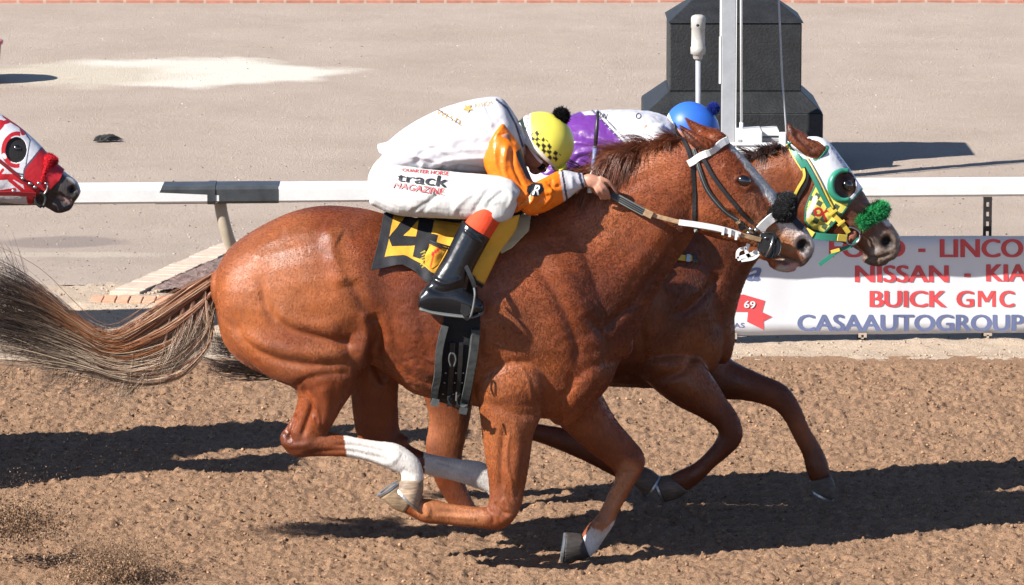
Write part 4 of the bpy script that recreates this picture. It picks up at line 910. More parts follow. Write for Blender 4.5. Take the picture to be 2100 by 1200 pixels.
L2 = [
 [(1290, 740, 1440, 740, .085, -.13), (1335, 793, 1472, 788, .075, -.14), (1385, 830, 1492, 820, .058, -.14), (1440, 858, 1513, 850, .045, -.14), (1470, 880, 1524, 886, .040, -.14), (1470, 898, 1517, 912, .034, -.14), (1450, 925, 1496, 934, .028, -.14), (1422, 950, 1464, 960, .027, -.14), (1390, 966, 1440, 985, .034, -.14), (1372, 975, 1412, 1006, .032, -.14)],
 [(1390, 740, 1480, 700, .08, .12), (1440, 812, 1500, 737, .072, .13), (1520, 820, 1558, 766, .052, .13), (1572, 832, 1612, 791, .043, .13), (1602, 852, 1640, 830, .036, .13), (1626, 895, 1660, 878, .028, .13), (1645, 933, 1683, 915, .027, .13), (1652, 962, 1697, 945, .033, .13), (1660, 985, 1703, 972, .032, .13)],
 [(820, 690, 1000, 710, .10, -.14), (885, 755, 1040, 765, .08, -.14), (965, 815, 1065, 800, .06, -.14), (1010, 870, 1085, 848, .046, -.14), (1055, 898, 1095, 866, .038, -.14), (1100, 906, 1110, 870, .031, -.14), (1155, 927, 1165, 880, .030, -.14), (1212, 953, 1230, 904, .03, -.14), (1260, 978, 1282, 930, .036, -.14), (1288, 988, 1316, 955, .032, -.14)],
 [(800, 700, 965, 720, .10, .13), (850, 780, 972, 790, .078, .13), (874, 830, 966, 850, .060, .13), (879, 870, 958, 890, .048, .13), (872, 915, 949, 930, .042, .13), (880, 955, 950, 955, .038, .13), (898, 1000, 955, 992, .031, .13), (922, 1038, 970, 1028, .029, .13), (945, 1072, 988, 1060, .034, .13), (955, 1092, 1002, 1078, .032, .13)]]
g = horse_geo(T2, N2, H2, Y2, L2)
ball(g, 1668, 420, Y2 - .045, 48, 50, .05); ball(g, 1795, 533, Y2, 28, 13, .034, -8); ball(g, 1822, 494, Y2, 24, 30, .056); ball(g, 1735, 378, Y2 - .05, 24, 18, .045, -30)
ball(g, 1220, 720, Y2 - .12, 80, 60, .10); ball(g, 1425, 700, Y2 - .06, 60, 80, .09)
for e in [[(1613, 253, 1618, 254, .008, -.05), (1613, 275, 1637, 268, .022, -.055), (1622, 297, 1656, 283, .032, -.06), (1645, 314, 1676, 295, .036, -.06), (1670, 324, 1693, 306, .034, -.055)],
          [(1616, 258, 1621, 258, .008, .05), (1620, 276, 1646, 270, .022, .055), (1632, 296, 1664, 284, .032, .055), (1655, 305, 1684, 296, .034, .05)]]: loft(g, e, Y2, n=14, cap=(.3, .3))
body2 = remesh(g, 'body', .0072, 7, M['coat'])
sculpt(body2, [([(1660, 455), (1690, 460), (1712, 440)], 6, -.005), ([(1820, 497)], 11, -.030), ([(1806, 487), (1816, 478), (1832, 482), (1840, 498)], 4, .006), ([(1775, 525), (1800, 530), (1830, 520)], 4, -.009), ([(1580, 400), (1560, 470), (1540, 540)], 9, -.008),
 ([(1480, 560), (1430, 620), (1380, 650)], 10, -.010), ([(1440, 700), (1400, 760), (1340, 780)], 9, -.010), ([(1300, 620), (1320, 720), (1300, 780)], 10, -.008), ([(1790, 470), (1780, 495), (1795, 515)], 6, -.005), ([(1740, 455), (1765, 470), (1785, 480)], 6, .005), ([(1628, 270), (1650, 295), (1672, 312)], 6, -.012), ([(1742, 384)], 12, -.003), ([(1560, 340), (1620, 350), (1640, 400)], 12, .005)])
skin_detail(body2, 1, 13, [(1450, 560, 90, 90, .002, 22), (1290, 770, 60, 40, .004, 24)])
B2 = np.array([.150, .037, .013])
coat_colours(body2, B2, CH_D, CH_L * .9, 21, [
 mk_poly([(1740, 395), (1900, 395), (1900, 560), (1740, 560)], [.22, .11, .07], alpha=.35),
 mk_line([(1800, 500), (1840, 490), (1820, 530)], 22, [.17, .125, .10], 12), mk_line([(1780, 540), (1790, 520)], 16, [.22, .15, .11], 8), mk_line([(1815, 445), (1822, 455)], 9, [.6, .56, .52], 3, jag=1),
 mk_line([(1819, 497)], 13, [.012, .008, .008], 2.5, jag=.5), mk_line([(1622, 268), (1650, 298), (1672, 315)], 8, CH_D * .5, 5, ymax=Y2, alpha=.8), mk_line([(1790, 520), (1800, 512)], 5, [.4, .36, .34], 4),
 mk_line([(1735, 385)], 26, [.07, .03, .02], 10, alpha=.9), mk_line([(1750, 395), (1745, 405)], 9, [.28, .13, .08], 7, alpha=.8)])
H_TWO = thing('race_horse', 'chestnut race horse in a white and green hood galloping behind the number 4 horse', 'horse', (W(1200, 1090, Y2)[0], Y2, 0), 'race horses')
adopt(body2, H_TWO)
hoof([(1374, 974, 1412, 1008, .036, -.14), (1358, 976, 1390, 1022, .044, -.14), (1342, 978, 1362, 1030, .048, -.14)], Y2, H_TWO, (.11, .075, .055))
hoof([(1660, 986, 1704, 974, .036, .13), (1662, 998, 1712, 994, .046, .13), (1666, 1006, 1708, 1026, .050, .13)], Y2, H_TWO, (.11, .075, .055))
hoof([(1290, 986, 1316, 955, .036, -.14), (1308, 1002, 1336, 964, .044, -.14), (1322, 1020, 1352, 976, .048, -.14)], Y2, H_TWO, (.11, .075, .055))
hoof([(957, 1092, 1003, 1080, .036, .13), (962, 1103, 1018, 1096, .046, .13), (968, 1112, 1028, 1108, .050, .13)], Y2, H_TWO, (.16, .10, .08), shoe=False)
bv2 = bvh_of(body2)
short_hair(body2, 50000, 6, H_TWO)
l, n_, k_ = hit(bv2, 1742, 380, Y2); eye(1738, 380, l.y + .003, 10, H_TWO, 1.15); eye(1742, 380, Y2 + .095, 10, H_TWO, 1.1)
C3, S3, T3 = strands_between([(705, 585), (640, 620), (560, 668), (500, 690), (450, 690), (400, 680)], [(695, 640), (650, 720), (580, 762), (510, 765), (450, 760), (395, 745)], 900, 16, (-.05, .05), 8, 8, (.6, 1), 15, Y2)
adopt(hair('tail', C3, rng.uniform(.001, .002, 900), np.ones(C3.shape) * np.array([.045, .028, .02]) * rng.uniform(.5, 1.6, 900)[:, None, None], M['hair'], None), H_TWO)
mane(H_TWO, [(1440, 372), (1490, 350), (1530, 336), (1580, 316), (1612, 302)], lambda k: 1.0, 900, Y2, (.07, .032, .024), 14, (26, 66), (-.8, .3), .05)

# ------------------------------------------------------------------ third horse, mostly outside the frame on the left
Y3 = 1.86; SC3 = .86
def t3(s): return (33 + (s[0] - 1525) * SC3, 308 + (s[1] - 370) * SC3, 33 + (s[2] - 1525) * SC3, 308 + (s[3] - 370) * SC3, s[4] * .93) + tuple(q * .93 for q in s[5:])
H3 = [(-90, 225, -95, 385, .075), (-55, 205, -60, 405, .088), (-8, 232, -14, 408, .094), (40, 264, 26, 414, .088), (80, 300, 62, 416, .075), (110, 333, 88, 418, .06), (138, 356, 112, 410, .05), (158, 372, 130, 412, .05), (165, 388, 146, 416, .042)]
g = horse_geo([t3(s) for s in T1], [t3(s) for s in N1[:-1]], H3, Y3, [[t3(s) for s in L] for L in L1])
loft(g, [(95, 395, 75, 415, .035), (118, 402, 98, 428, .034), (140, 412, 118, 438, .032), (150, 417, 138, 434, .026)], Y3, n=14)
ball(g, 0, 350, Y3 - .045, 45, 45, .05)
for e in [[(-95, 190, -90, 190, .008, -.05), (-85, 215, -65, 205, .028, -.055), (-65, 235, -40, 222, .03, -.05)]]: loft(g, e, Y3, n=14, cap=(.3, .3))
body3 = remesh(g, 'body', .0085, 6, M['coat'])
sculpt(body3, [([(150, 390)], 8, -.024), ([(140, 383), (150, 378), (160, 384)], 3, .005), ([(100, 400), (122, 404), (148, 413)], 4, -.009), ([(120, 370), (112, 395)], 6, -.004)])
G3 = np.array([.055, .045, .042])
coat_colours(body3, G3, G3 * .6, G3 * 1.6, 31, [mk_line([(150, 390)], 9, [.008, .006, .006], 2, jag=.4), mk_line([(160, 376), (164, 392)], 6, [.30, .27, .26], 4), mk_line([(135, 352), (155, 368)], 7, [.55, .53, .52], 4, jag=2), mk_line([(122, 404), (144, 414)], 4, [.45, .30, .28], 3, alpha=.8), mk_line([(33, 308)], 24, [.022, .018, .016], 5)])
H_THREE = thing('race_horse', 'dark grey race horse in a red and white hood at the left edge', 'horse', (W(-500, 1000, Y3)[0], Y3, 0), 'race horses')
adopt(body3, H_THREE)
def t3h(secs): return [t3(s) for s in secs]
hoof(t3h([(825, 982, 868, 984, .036, -.16), (817, 992, 868, 1005, .044, -.16), (813, 998, 860, 1047, .052, -.16)]), Y3, H_THREE, (.06, .05, .05))
hoof(t3h([(1002, 1008, 1046, 1003, .036, .14), (1012, 1030, 1062, 1012, .044, .14), (1024, 1048, 1070, 1028, .050, .14)]), Y3, H_THREE, (.06, .05, .05))
hoof(t3h([(856, 1012, 826, 1052, .036, -.15), (835, 1000, 805, 1042, .044, -.15), (820, 988, 776, 1018, .050, -.15)]), Y3, H_THREE, (.06, .05, .05))
hoof(t3h([(1192, 1095, 1210, 1142, .036, .14), (1178, 1093, 1184, 1152, .046, .14), (1160, 1092, 1150, 1166, .052, .14)]), Y3, H_THREE, (.06, .05, .05))
bv3 = bvh_of(body3)
l, n_, k_ = hit(bv3, 35, 305, Y3); eye(35, 305, l.y + .007, 8, H_THREE, 1.1); eye(35, 305, Y3 + .09, 8, H_THREE, 1.1)
# ------------------------------------------------------------------ tack of the leading horse
def fur(name, centre_fn, n, rad, length, colr, parent, seed, var=(.5, 1.4), m=None):
    """short pile standing on a surface: centre_fn(r) -> point, outward direction"""
    r = np.random.default_rng(seed); out = []; cc = []
    for i in range(n):
        p, d = centre_fn(r); d = d + r.normal(0, .45, 3); d /= np.linalg.norm(d); L = r.uniform(.4, 1) * length; t = np.linspace(0, 1, 5)[:, None]
        sdn = r.normal(0, 1, 3) * L * .35; out.append(p + d * L * t + sdn * t ** 2); cc.append(np.ones((5, 1)) * np.array(colr) * r.uniform(*var))
    return hair(name, out, np.full(n, rad), cc, m or M['hair'], parent)
def roll_fn(A, B, ra, ry):
    A, B = np.array(A), np.array(B); ax = (B - A); L = np.linalg.norm(ax); ax /= L; u = np.cross(ax, [0, 1, 0]); u /= np.linalg.norm(u)
    def f(r):
        t = r.uniform(-.02, 1.02); th = r.uniform(0, 2 * math.pi); e = min(1, math.sqrt(max(0, 1 - (abs(t - .5) * 2) ** 6)) + .15)
        d = u * math.cos(th) * ra * e + np.array([0, 1, 0]) * math.sin(th) * ry * e; q = A + ax * L * t + d; dn = d / (np.linalg.norm(d) + 1e-9)
        if abs(t - .5) > .46: dn = dn * .5 + ax * (1 if t > .5 else -1)
        return q, dn
    return f
BR = thing('bridle', 'black racing bridle with a white browband on the leading chestnut horse', 'bridle', tuple(W(1500, 420, -.1)))
def ad(o, par): return adopt(o, par)
bw = bvh_of(main_body)
ad(strap('browband', [(1411, 337), (1430, 326), (1460, 306), (1488, 288)], 15, M['white_vinyl'], None, bw, -.1, .012, .010), BR)
ad(strap('crown_strap', [(1399, 286), (1410, 305), (1419, 340), (1424, 400), (1424, 440), (1428, 476)], 8, M['leather_black'], None, bw, -.06, .006, .006), BR)
ad(strap('cheek_strap', [(1424, 306), (1434, 340), (1448, 385), (1478, 425), (1512, 452), (1524, 462)], 10, M['leather_black'], None, bw, -.1, .007, .007), BR)
ad(strap('cheek_piping', [(1424, 306), (1434, 340), (1448, 385), (1478, 425), (1512, 452)], 1.6, M['rubber'], None, bw, -.1, .012, .004), BR)
ad(strap('cheek_strap', [(1442, 325), (1462, 362), (1492, 402), (1520, 435), (1543, 458)], 8, M['leather_black'], None, bw, -.1, .008, .006), BR)
ad(strap('cheek_strap', [(1512, 453), (1532, 470), (1556, 488)], 11, M['leather_tan'], None, bw, -.08, .008, .006), BR)
for a, b in (((1519, 457), (1524, 468)), ((1543, 476), (1548, 486))): ad(strap('keeper', [a, b], 13, M['leather_black'], None, bw, -.08, .013, .006), BR)
for x, y in ((1540, 470), (1551, 472), (1536, 478)):
    l, n_, k_ = hit(bw, x, y, -.07); g = Geo(); ball(g, x, y, l.y - .012, 5, 4, .006); ad(g.obj('buckle', M['steel']), BR)
ad(strap('nose_tape', [(1556, 470), (1570, 454), (1590, 442)], 20, M['white_vinyl'], None, bw, -.06, .012, .008), BR)
# sheepskin noseband
A = W(1578, 452, -.075); B = W(1612, 396, -.02); g = Geo()
loft(g, [(1566, 432, 1582, 455, .05, -.03), (1578, 414, 1605, 458, .078, -.01), (1592, 402, 1626, 456, .085, 0), (1606, 396, 1632, 440, .08, 0), (1618, 396, 1634, 412, .05, 0)], 0, n=28, cap=(.4, .4))
nb = remesh(g, 'noseband_roll', .004, 3); set_cols(nb.data, np.full((len(nb.data.vertices), 3), .012)); nb.data.materials.append(M['fleece']); ad(nb, BR)
vN, nN = verts_of(nb), normals_of(nb)
fl = fur('noseband_pile', lambda r: (lambda i: (vN[i] - nN[i] * .001, nN[i]))(r.integers(0, len(vN))), 9000, .0007, .009, (.016, .016, .017), None, 3); fl.parent = nb
ad(strap('rear_flap', [(1618, 440), (1630, 455), (1645, 470)], 16, M['leather_black'], None, bw, -.03, .006, .006), BR)
# bit ring and rubber disc
g = Geo(); c = W(1583, 505, -.085); rr_ = []
th = np.linspace(0, 2 * math.pi, 29)
for zoff, rad_, nm, mt in ((.0, .046, 'bit_guard', M['rubber']),):
    g = Geo(); v = []
    for yy, sc_ in ((-.008, .9), (-.012, .97), (-.006, 1.), (.004, .98)):
        v += [(c[0] + rad_ * sc_ * math.cos(t) * .82, c[1] + yy, c[2] + rad_ * sc_ * math.sin(t) * 1.05) for t in th[:-1]]
    g.add(v, rings_faces(4, 28)); ad(g.obj(nm, mt, smooth=False), BR)
g = Geo(); tube(g, [(c[0] + .043 * .82 * math.cos(t), c[1] - .006, c[2] + .043 * 1.1 * math.sin(t)) for t in th], .004, 8); ad(g.obj('guard_rim', M['leather_black']), BR)
q = [W(x, y, -.10) for x, y in ((1562, 478), (1590, 482), (1583, 528), (1556, 512), (1562, 478))]
g = Geo(); tube(g, cr(q, 4), .0055, 8); ad(g.obj('bit_ring', M['leather_black']), BR)
g = Geo(); v0 = [W(x, y, -.104) for x, y in ((1560, 478), (1588, 482), (1580, 526), (1555, 512))]; g.add([p + np.array([0, d, 0]) for d in (0, .006) for p in v0], rings_faces(2, 4)); ad(g.obj('bit_plate', M['leather_black'], smooth=False), BR)
g = Geo(); tube(g, [W(1586, 486, -.112), W(1581, 505, -.114), W(1570, 527, -.112)], .0035, 8); tube(g, [W(1567, 489, -.110), W(1573, 486, -.110)], .003, 6); ad(g.obj('bit_bar', M['steel']), BR)
for pts, w_ in ((((1560, 512), (1540, 522), (1512, 531)), 9), (((1535, 500), (1530, 515), (1538, 528)), 8), (((1512, 530), (1514, 514), (1530, 508)), 7), (((1556, 520), (1545, 530), (1520, 534)), 7)):
    ad(strap('chin_strap', list(pts), w_, M['white_vinyl'], None, None, -.09, th=.010, loose=True), BR)
RN = [(1255, 399, -.115), (1285, 416, -.13), (1322, 436, -.14), (1360, 447, -.14), (1420, 462, -.14), (1480, 474, -.13), (1530, 484, -.12), (1560, 492, -.105)]
o = strap('rein', RN[2:], 9, M['leather_tan'], None, None, loose=True, th=.006, Y=-.12); ad(o, BR)
o = strap('rein_grip', RN[:3], 16, M['rubber'], None, None, loose=True, th=.012, Y=-.12); ad(o, BR)
for dy_ in (-4.5, 0, 4.5):
    s_ = strap('grip_rib', [(x, y + dy_, d - .010) for x, y, d in RN[:3]], 2.2, M['leather_black'], None, None, loose=True, th=.005, Y=-.12); adopt_sub(s_, o)
ad(strap('rein_tape', [(1392, 456, -.146), (1430, 461, -.146), (1480, 470, -.14), (1518, 482, -.13)], 12, M['white_vinyl'], None, None, loose=True, th=.006, Y=-.14), BR)
ad(strap('rein_joint', [(1321, 434, -.148), (1337, 442, -.148)], 15, M['leather_tan'], None, None, loose=True, th=.012, Y=-.14), BR)
for x, y in ((1484, 474), (1498, 478), (1511, 484)): ad(strap('rein_keeper', [(x, y - 8, -.145), (x - 2, y + 8, -.145)], 5, M['white_vinyl'], None, None, loose=True, th=.006, Y=-.14), BR)
ad(strap('far_rein', [(1262, 402, .10), (1340, 430, .12), (1450, 462, .12), (1570, 490, .09)], 8, M['leather_tan'], None, None, loose=True, th=.005, Y=.1), BR)

# number cloth
CLO = [(785, 443), (772, 505), (758, 556), (795, 549), (826, 547), (850, 560), (873, 580), (905, 590), (945, 545), (1000, 505), (1040, 470), (1048, 440), (1000, 436), (900, 434)]
YEL = np.array([.80, .42, .045]); BLK = np.array([.022, .022, .025])
FOUR = [(832, 450), (890, 461), (884, 488), (898, 492), (894, 508), (880, 507), (872, 538), (846, 529), (850, 508), (802, 510), (795, 492)]
HOLE = [(858, 459), (826, 489), (852, 491)]
def cloth_test(p, v): return inpoly(p, CLO) & (v[:, 1] < -.02)
def cloth_col(p, v):
    d, _ = segdist(p, CLO[:8]); c = np.tile(YEL, (len(p), 1)); edge = np.minimum(d, 99)
    c = blend(c, (edge < 21).astype(float), BLK * 1.6); c = blend(c, (inpoly(p, FOUR) & ~inpoly(p, HOLE)).astype(float), BLK); return c
def cloth_wr(p, v): return .005 * fbm(v * np.array([1, 1, .7]), 15, 2, 71) + .012 * np.exp(-(segdist(p, [(900, 480), (870, 520), (880, 570)])[0] / 14) ** 2) + .010 * np.exp(-(segdist(p, [(812, 545), (850, 560)])[0] / 14) ** 2)
CL = shell(main_body, 'number_cloth', cloth_test, cloth_col, M['cloth'], None, .018, 2, cloth_wr)
tag(CL, 'yellow saddle cloth with a black number 4 and black border on the chestnut horse', 'saddle cloth')
# small fringed pouch over the cloth, and the turned-up front flap
def panel(name, polyYs, m, par, colr=None, th=.004, seed=1, amp=.004, sub=10, wrinkle=22):
    """a free-hanging piece of cloth from a measured quad grid: rows of points with their own depth"""
    rows = [cr(r_, 6) for r_ in polyYs]; rows = np.array(rows); k = rows.shape[1]; out = []
    for j in range(k): out.append(cr(rows[:, j], 6))
    A = np.array(out)  # k, nrow, 3
    V = np.array([[W(*q) for q in r_] for r_ in A]); nr, nc = V.shape[:2]; V = V.reshape(-1, 3)
    V[:, 1] += amp * fbm(V, wrinkle, 2, seed) * 2
    idx = np.arange(nr * nc).reshape(nr, nc); f = np.stack([idx[:-1, :-1], idx[:-1, 1:], idx[1:, 1:], idx[1:, :-1]], -1).reshape(-1, 4)
    cc = None if colr is None else colr(PX(V), V); o = mesh_obj(name, V, f, m, None, cols=cc); s = o.modifiers.new('s', 'SOLIDIFY'); s.thickness = th; s.offset = 0
    return adopt(o, par) if par else o
FL = thing('saddle', 'small black racing saddle with a cream pad and turned up yellow flap under the rider', 'saddle', tuple(W(960, 470, -.2)))
def flapcol(p, v):
    c = np.tile(YEL * .95, (len(p), 1)); d, _ = segdist(p, [(944, 545), (962, 570), (986, 590)]); return blend(c, (d < 9).astype(float), BLK)
panel('flap', [[(1010, 455, -.27), (1040, 447, -.26), (1066, 440, -.235)], [(1000, 480, -.28), (1030, 478, -.27), (1056, 474, -.25)], [(975, 512, -.285), (1003, 515, -.275), (1026, 515, -.265)], [(950, 538, -.30), (978, 552, -.29), (1008, 552, -.27)], [(944, 545, -.305), (966, 572, -.30), (988, 592, -.28)]], M['cloth'], FL, flapcol, seed=5)
def pad_test(p, v): return inpoly(p, [(1035, 445), (1092, 440), (1086, 478), (1050, 512), (1028, 524), (1016, 505), (1040, 480)]) & (v[:, 1] < -.02)
ad(shell(main_body, 'pad', pad_test, lambda p, v: np.tile([.72, .60, .36], (len(p), 1)), M['cloth'], None, .016, 1), FL)
def seat_test(p, v): return inpoly(p, [(842, 430), (1080, 424), (1070, 450), (1000, 470), (900, 462), (850, 452)])
ad(shell(main_body, 'seat', seat_test, lambda p, v: np.tile([.012, .012, .013], (len(p), 1)), M['cloth'], None, .034, 1, thick=.02), FL)
def pouch_col(p, v):
    c = np.tile([.85, .40, .04], (len(p), 1)); d, _ = segdist(p, [(905, 506), (889, 520), (884, 545)]); return blend(c, (d < 2.5).astype(float), [.6, .03, .02])
panel('pouch', [[(884, 503, -.298), (900, 500, -.304), (920, 506, -.298)], [(872, 523, -.298), (893, 522, -.31), (908, 528, -.30)], [(868, 540, -.296), (885, 552, -.305), (898, 545, -.298)]], M['cloth'], FL, pouch_col, seed=8)
for k in range(6): ad(strap('fringe', [(872 - k * .5, 515 + k * 6, -.30), (862 + (k % 2) * 3, 519 + k * 6, -.305)], 4, M['yellow_strap'], None, loose=True, Y=-.32, taper=(1, .3)), FL)
for d_ in (0, 5): ad(strap('strap', [(882, 494 + d_, -.305), (900, 500 + d_, -.32), (928, 508 + d_, -.31)], 3.5, M['leather_black'], None, loose=True, Y=-.33), FL)
ad(strap('stirrup_leather', [(955, 545, -.34), (967, 570, -.35), (974, 590, -.35)], 9, M['leather_black'], None, loose=True, Y=-.35), FL)

# girth
GI = thing('girth', 'black padded girth with buckles round the belly of the leading horse', 'girth', tuple(W(930, 740, -.3)))
def gpoly(p, v): return inpoly(p, [(922, 560), (975, 560), (985, 660), (975, 760), (962, 838), (930, 834), (892, 822), (898, 740), (908, 660)]) & (v[:, 1] < .5)
ad(shell(main_body, 'band', gpoly, lambda p, v: np.tile([.016, .016, .018], (len(p), 1)), M['cloth'], None, .010, 1, thick=.008), GI)
M['girth_roll'] = mat('girth_padding', (.055, .060, .058), .75, noise=[(40, .3)], bump=[(300, .0008)])
ad(strap('side_roll', [(913, 664), (904, 700), (898, 750), (894, 800), (893, 823)], 15, M['girth_roll'], None, bw, -.25, .030, .030), GI)
ad(strap('side_roll', [(972, 672), (968, 720), (961, 780), (954, 815), (950, 840)], 17, M['girth_roll'], None, bw, -.25, .030, .030), GI)
ad(strap('billet', [(928, 700), (926, 760), (922, 830)], 11, M['leather_black'], None, bw, -.25, .022, .008), GI)
ad(strap('billet', [(946, 700), (943, 760), (938, 832)], 9, M['leather_black'], None, bw, -.25, .022, .008), GI)
for y in (765, 785, 808):
    for x in (914, 935, 950):
        l, n_, k_ = hit(bw, x - (y - 765) * .12, y, -.25); g = Geo(); ball(g, x - (y - 765) * .12, y, l.y - .018, 2.6, 2, .004); ad(g.obj('buckle', M['steel']), GI)
pts = [W(x, y, -.335) for x, y in ((925, 752), (921, 738), (924, 725), (932, 727), (935, 738), (931, 752))]
g = Geo(); tube(g, cr(pts, 4), .0042, 6); ad(g.obj('strap_loop', M['girth_roll']), GI)
ad(strap('buckle_tongue', [(936, 804, -.335), (935, 822, -.335)], 3, M['steel'], None, loose=True, Y=-.335), GI)

# ------------------------------------------------------------------ the rider in orange and white
def paint_all(o, fn): v = verts_of(o); set_cols(o.data, fn(PX(v), v))
def cloth_piece(secs_list, name, m, par, colfn, vox=.005, it=5, balls=(), Y0=0, wr=0.0, seed=1, strokes=()):
    g = Geo()
    for s in secs_list: loft(g, s, Y0, n=22, cap=(.25, .25))
    for b in balls: ball(g, *b)
    o = remesh(g, name, vox, it, m)
    if strokes: sculpt(o, strokes)
    if wr:
        v = verts_of(o); n = normals_of(o); d = wr * (fbm(v * np.array([1, 1, 1.6]), 14, 3, seed) + .5 * np.abs(vnoise(v, 24, seed + 3))); v += n * d[:, None]; o.data.vertices.foreach_set('co', v.ravel())
    paint_all(o, colfn); return adopt(o, par)
JK = thing('person', 'jockey in white breeches and orange sleeved silks crouched over the number 4 horse', 'person', tuple(W(960, 470, 0)))
# skin: head, neck, torso core, arms and hands in one surface
g = Geo()
ball(g, 1108, 298, 0, 44, 42, .072, 40); ball(g, 1098, 322, 0, 34, 26, .058, -25)
loft(g, [(1052, 262, 1050, 312, .055, 0), (1075, 262, 1075, 325, .052, 0), (1095, 275, 1090, 335, .05, 0)], 0, n=14)
ball(g, 1114, 346, 0, 9, 6, .012, -50); ball(g, 1096, 350, 0, 12, 8, .022, -20); ball(g, 1107, 349, 0, 8, 4, .022, -30); ball(g, 1087, 292, -.068, 8, 12, .012, 20)
loft(g, [(800, 320, 830, 370, .10, 0), (880, 260, 900, 340, .12, 0), (960, 225, 985, 345, .13, 0), (1030, 225, 1045, 330, .14, 0), (1060, 250, 1060, 310, .09, 0)], 0, n=16)
def arm(g, sh, el, wr, Yv, s=1):
    loft(g, [(*sh[0], *sh[1], .045, Yv[0]), (*el[0], *el[1], .038, Yv[1])], 0, n=14, sub=8); loft(g, [(*el[0], *el[1], .038, Yv[1]), (*wr[0], *wr[1], .024, Yv[2])], 0, n=14, sub=8)
arm(g, ((1008, 290), (1046, 272)), ((1055, 418), (1088, 395)), ((1198, 364), (1203, 384)), (-.17, -.20, -.12))
loft(g, [(1075, 425, 1085, 400, .035, .2), (1130, 430, 1140, 408, .032, .14), (1205, 402, 1208, 384, .022, .02)], 0, n=14)
loft(g, [(1192, 361, 1199, 383, .020, -.135), (1208, 356, 1210, 386, .024, -.14), (1224, 360, 1222, 388, .024, -.14), (1235, 366, 1230, 386, .020, -.138)], 0, n=14, cap=(.3, .5))
def finger(g, pts, r0=.0095, r1=.007):
    P = cr([W(*q) for q in pts], 5); tube(g, P, np.linspace(r0, r1, len(P)), 8); 
    for q in (P[-1],): g.add([q + .0068 * np.array([math.cos(a) * math.cos(b), math.sin(a) * math.cos(b), math.sin(b)]) for b in (-1.4, -.7, 0, .7, 1.4) for a in np.linspace(0, 2 * math.pi, 8, endpoint=False)], rings_faces(5, 8))
finger(g, [(1229, 364, -.150), (1246, 372, -.150), (1257, 383, -.140), (1265, 397, -.125)])
finger(g, [(1229, 372, -.158), (1240, 383, -.158), (1247, 395, -.148), (1250, 407, -.130)])
finger(g, [(1226, 379, -.160), (1234, 389, -.164), (1240, 399, -.150), (1241, 408, -.130)])
finger(g, [(1220, 383, -.156), (1225, 393, -.162), (1231, 401, -.148), (1233, 407, -.130)], .0085, .0065)
finger(g, [(1214, 383, -.125), (1222, 394, -.10), (1234, 400, -.095), (1246, 402, -.10)], .011, .008)
loft(g, [(1196, 392, 1202, 404, .020, .0), (1212, 386, 1216, 404, .024, .0), (1228, 386, 1228, 402, .02, .0)], 0, n=12)
for k in range(4): finger(g, [(1226 - k * 4, 388 + k * 4, -.02), (1238 - k * 3, 393 + k * 3, -.025), (1240 - k * 3, 402 + k * 2, -.01)], .0085, .0065)
# legs inside the clothes
for s_ in (-1, 1):
    loft(g, [(815, 350, 790, 420, .08, .11 * s_), (930, 372, 920, 432, .07, 0.180 * s_), (1030, 380, 1025, 430, .055, 0.243 * s_)], 0, n=14)
    loft(g, [(1010, 395, 1052, 425, .05, 0.243 * s_), (960, 470, 995, 495, .045, 0.270 * s_), (905, 570, 945, 590, .036, 0.297 * s_)], 0, n=14)
    loft(g, [(880, 595, 875, 628, .032, 0.306 * s_), (930, 600, 930, 632, .036, 0.315 * s_), (975, 615, 975, 634, .03, 0.315 * s_)], 0, n=12)
jb = remesh(g, 'body', .0045, 3, M['skin']); adopt(jb, JK)
SW = np.array([.64, .625, .66]); ORG = np.array([.90, .20, .008])
def bre_col(p, v): return np.tile([.64, .63, .61], (len(p), 1))
brc = []
for s_ in (-1, 1):
    brc += [[(800, 330, 760, 420, .10, .10 * s_), (858, 344, 815, 442, .105, .15 * s_), (930, 352, 895, 447, .095, 0.189 * s_), (1000, 358, 968, 450, .082, 0.234 * s_), (1045, 366, 1020, 442, .07, 0.252 * s_), (1066, 388, 1030, 436, .055, 0.257 * s_)],
            [(1000, 375, 1062, 418, .066, 0.252 * s_), (985, 402, 1050, 446, .062, 0.257 * s_), (972, 425, 1034, 455, .058, 0.261 * s_)]]
cloth_piece(brc, 'breeches', M['breeches'], JK, bre_col, balls=[(814, 376, 0, 61, 64, .17), (812, 338, 0, 36, 34, .14)], wr=.0015, seed=4, strokes=[
 ([(940, 352), (900, 400), (860, 440)], 5, -.006), ([(900, 395), (870, 420), (840, 436)], 5, -.006), ([(800, 345), (830, 360), (850, 368)], 5, -.007), ([(1010, 380), (980, 420), (970, 440)], 6, -.006), ([(1035, 390), (1010, 410), (1000, 420)], 5, -.006), ([(980, 385), (940, 420), (930, 440)], 6, .006), ([(1040, 430), (1050, 400), (1030, 385)], 5, .005), ([(790, 400), (830, 425), (880, 430)], 7, .004)])
bre = [c for c in JK.children if c.name.startswith('breeches')][0]
def torso_col(p, v):
    c = np.tile(SW, (len(p), 1)); d, _ = segdist(p, [(1018, 204), (1040, 222), (1058, 256), (1072, 300)]); return blend(c, (np.abs(d) < 2.2).astype(float), [.08, .08, .14])
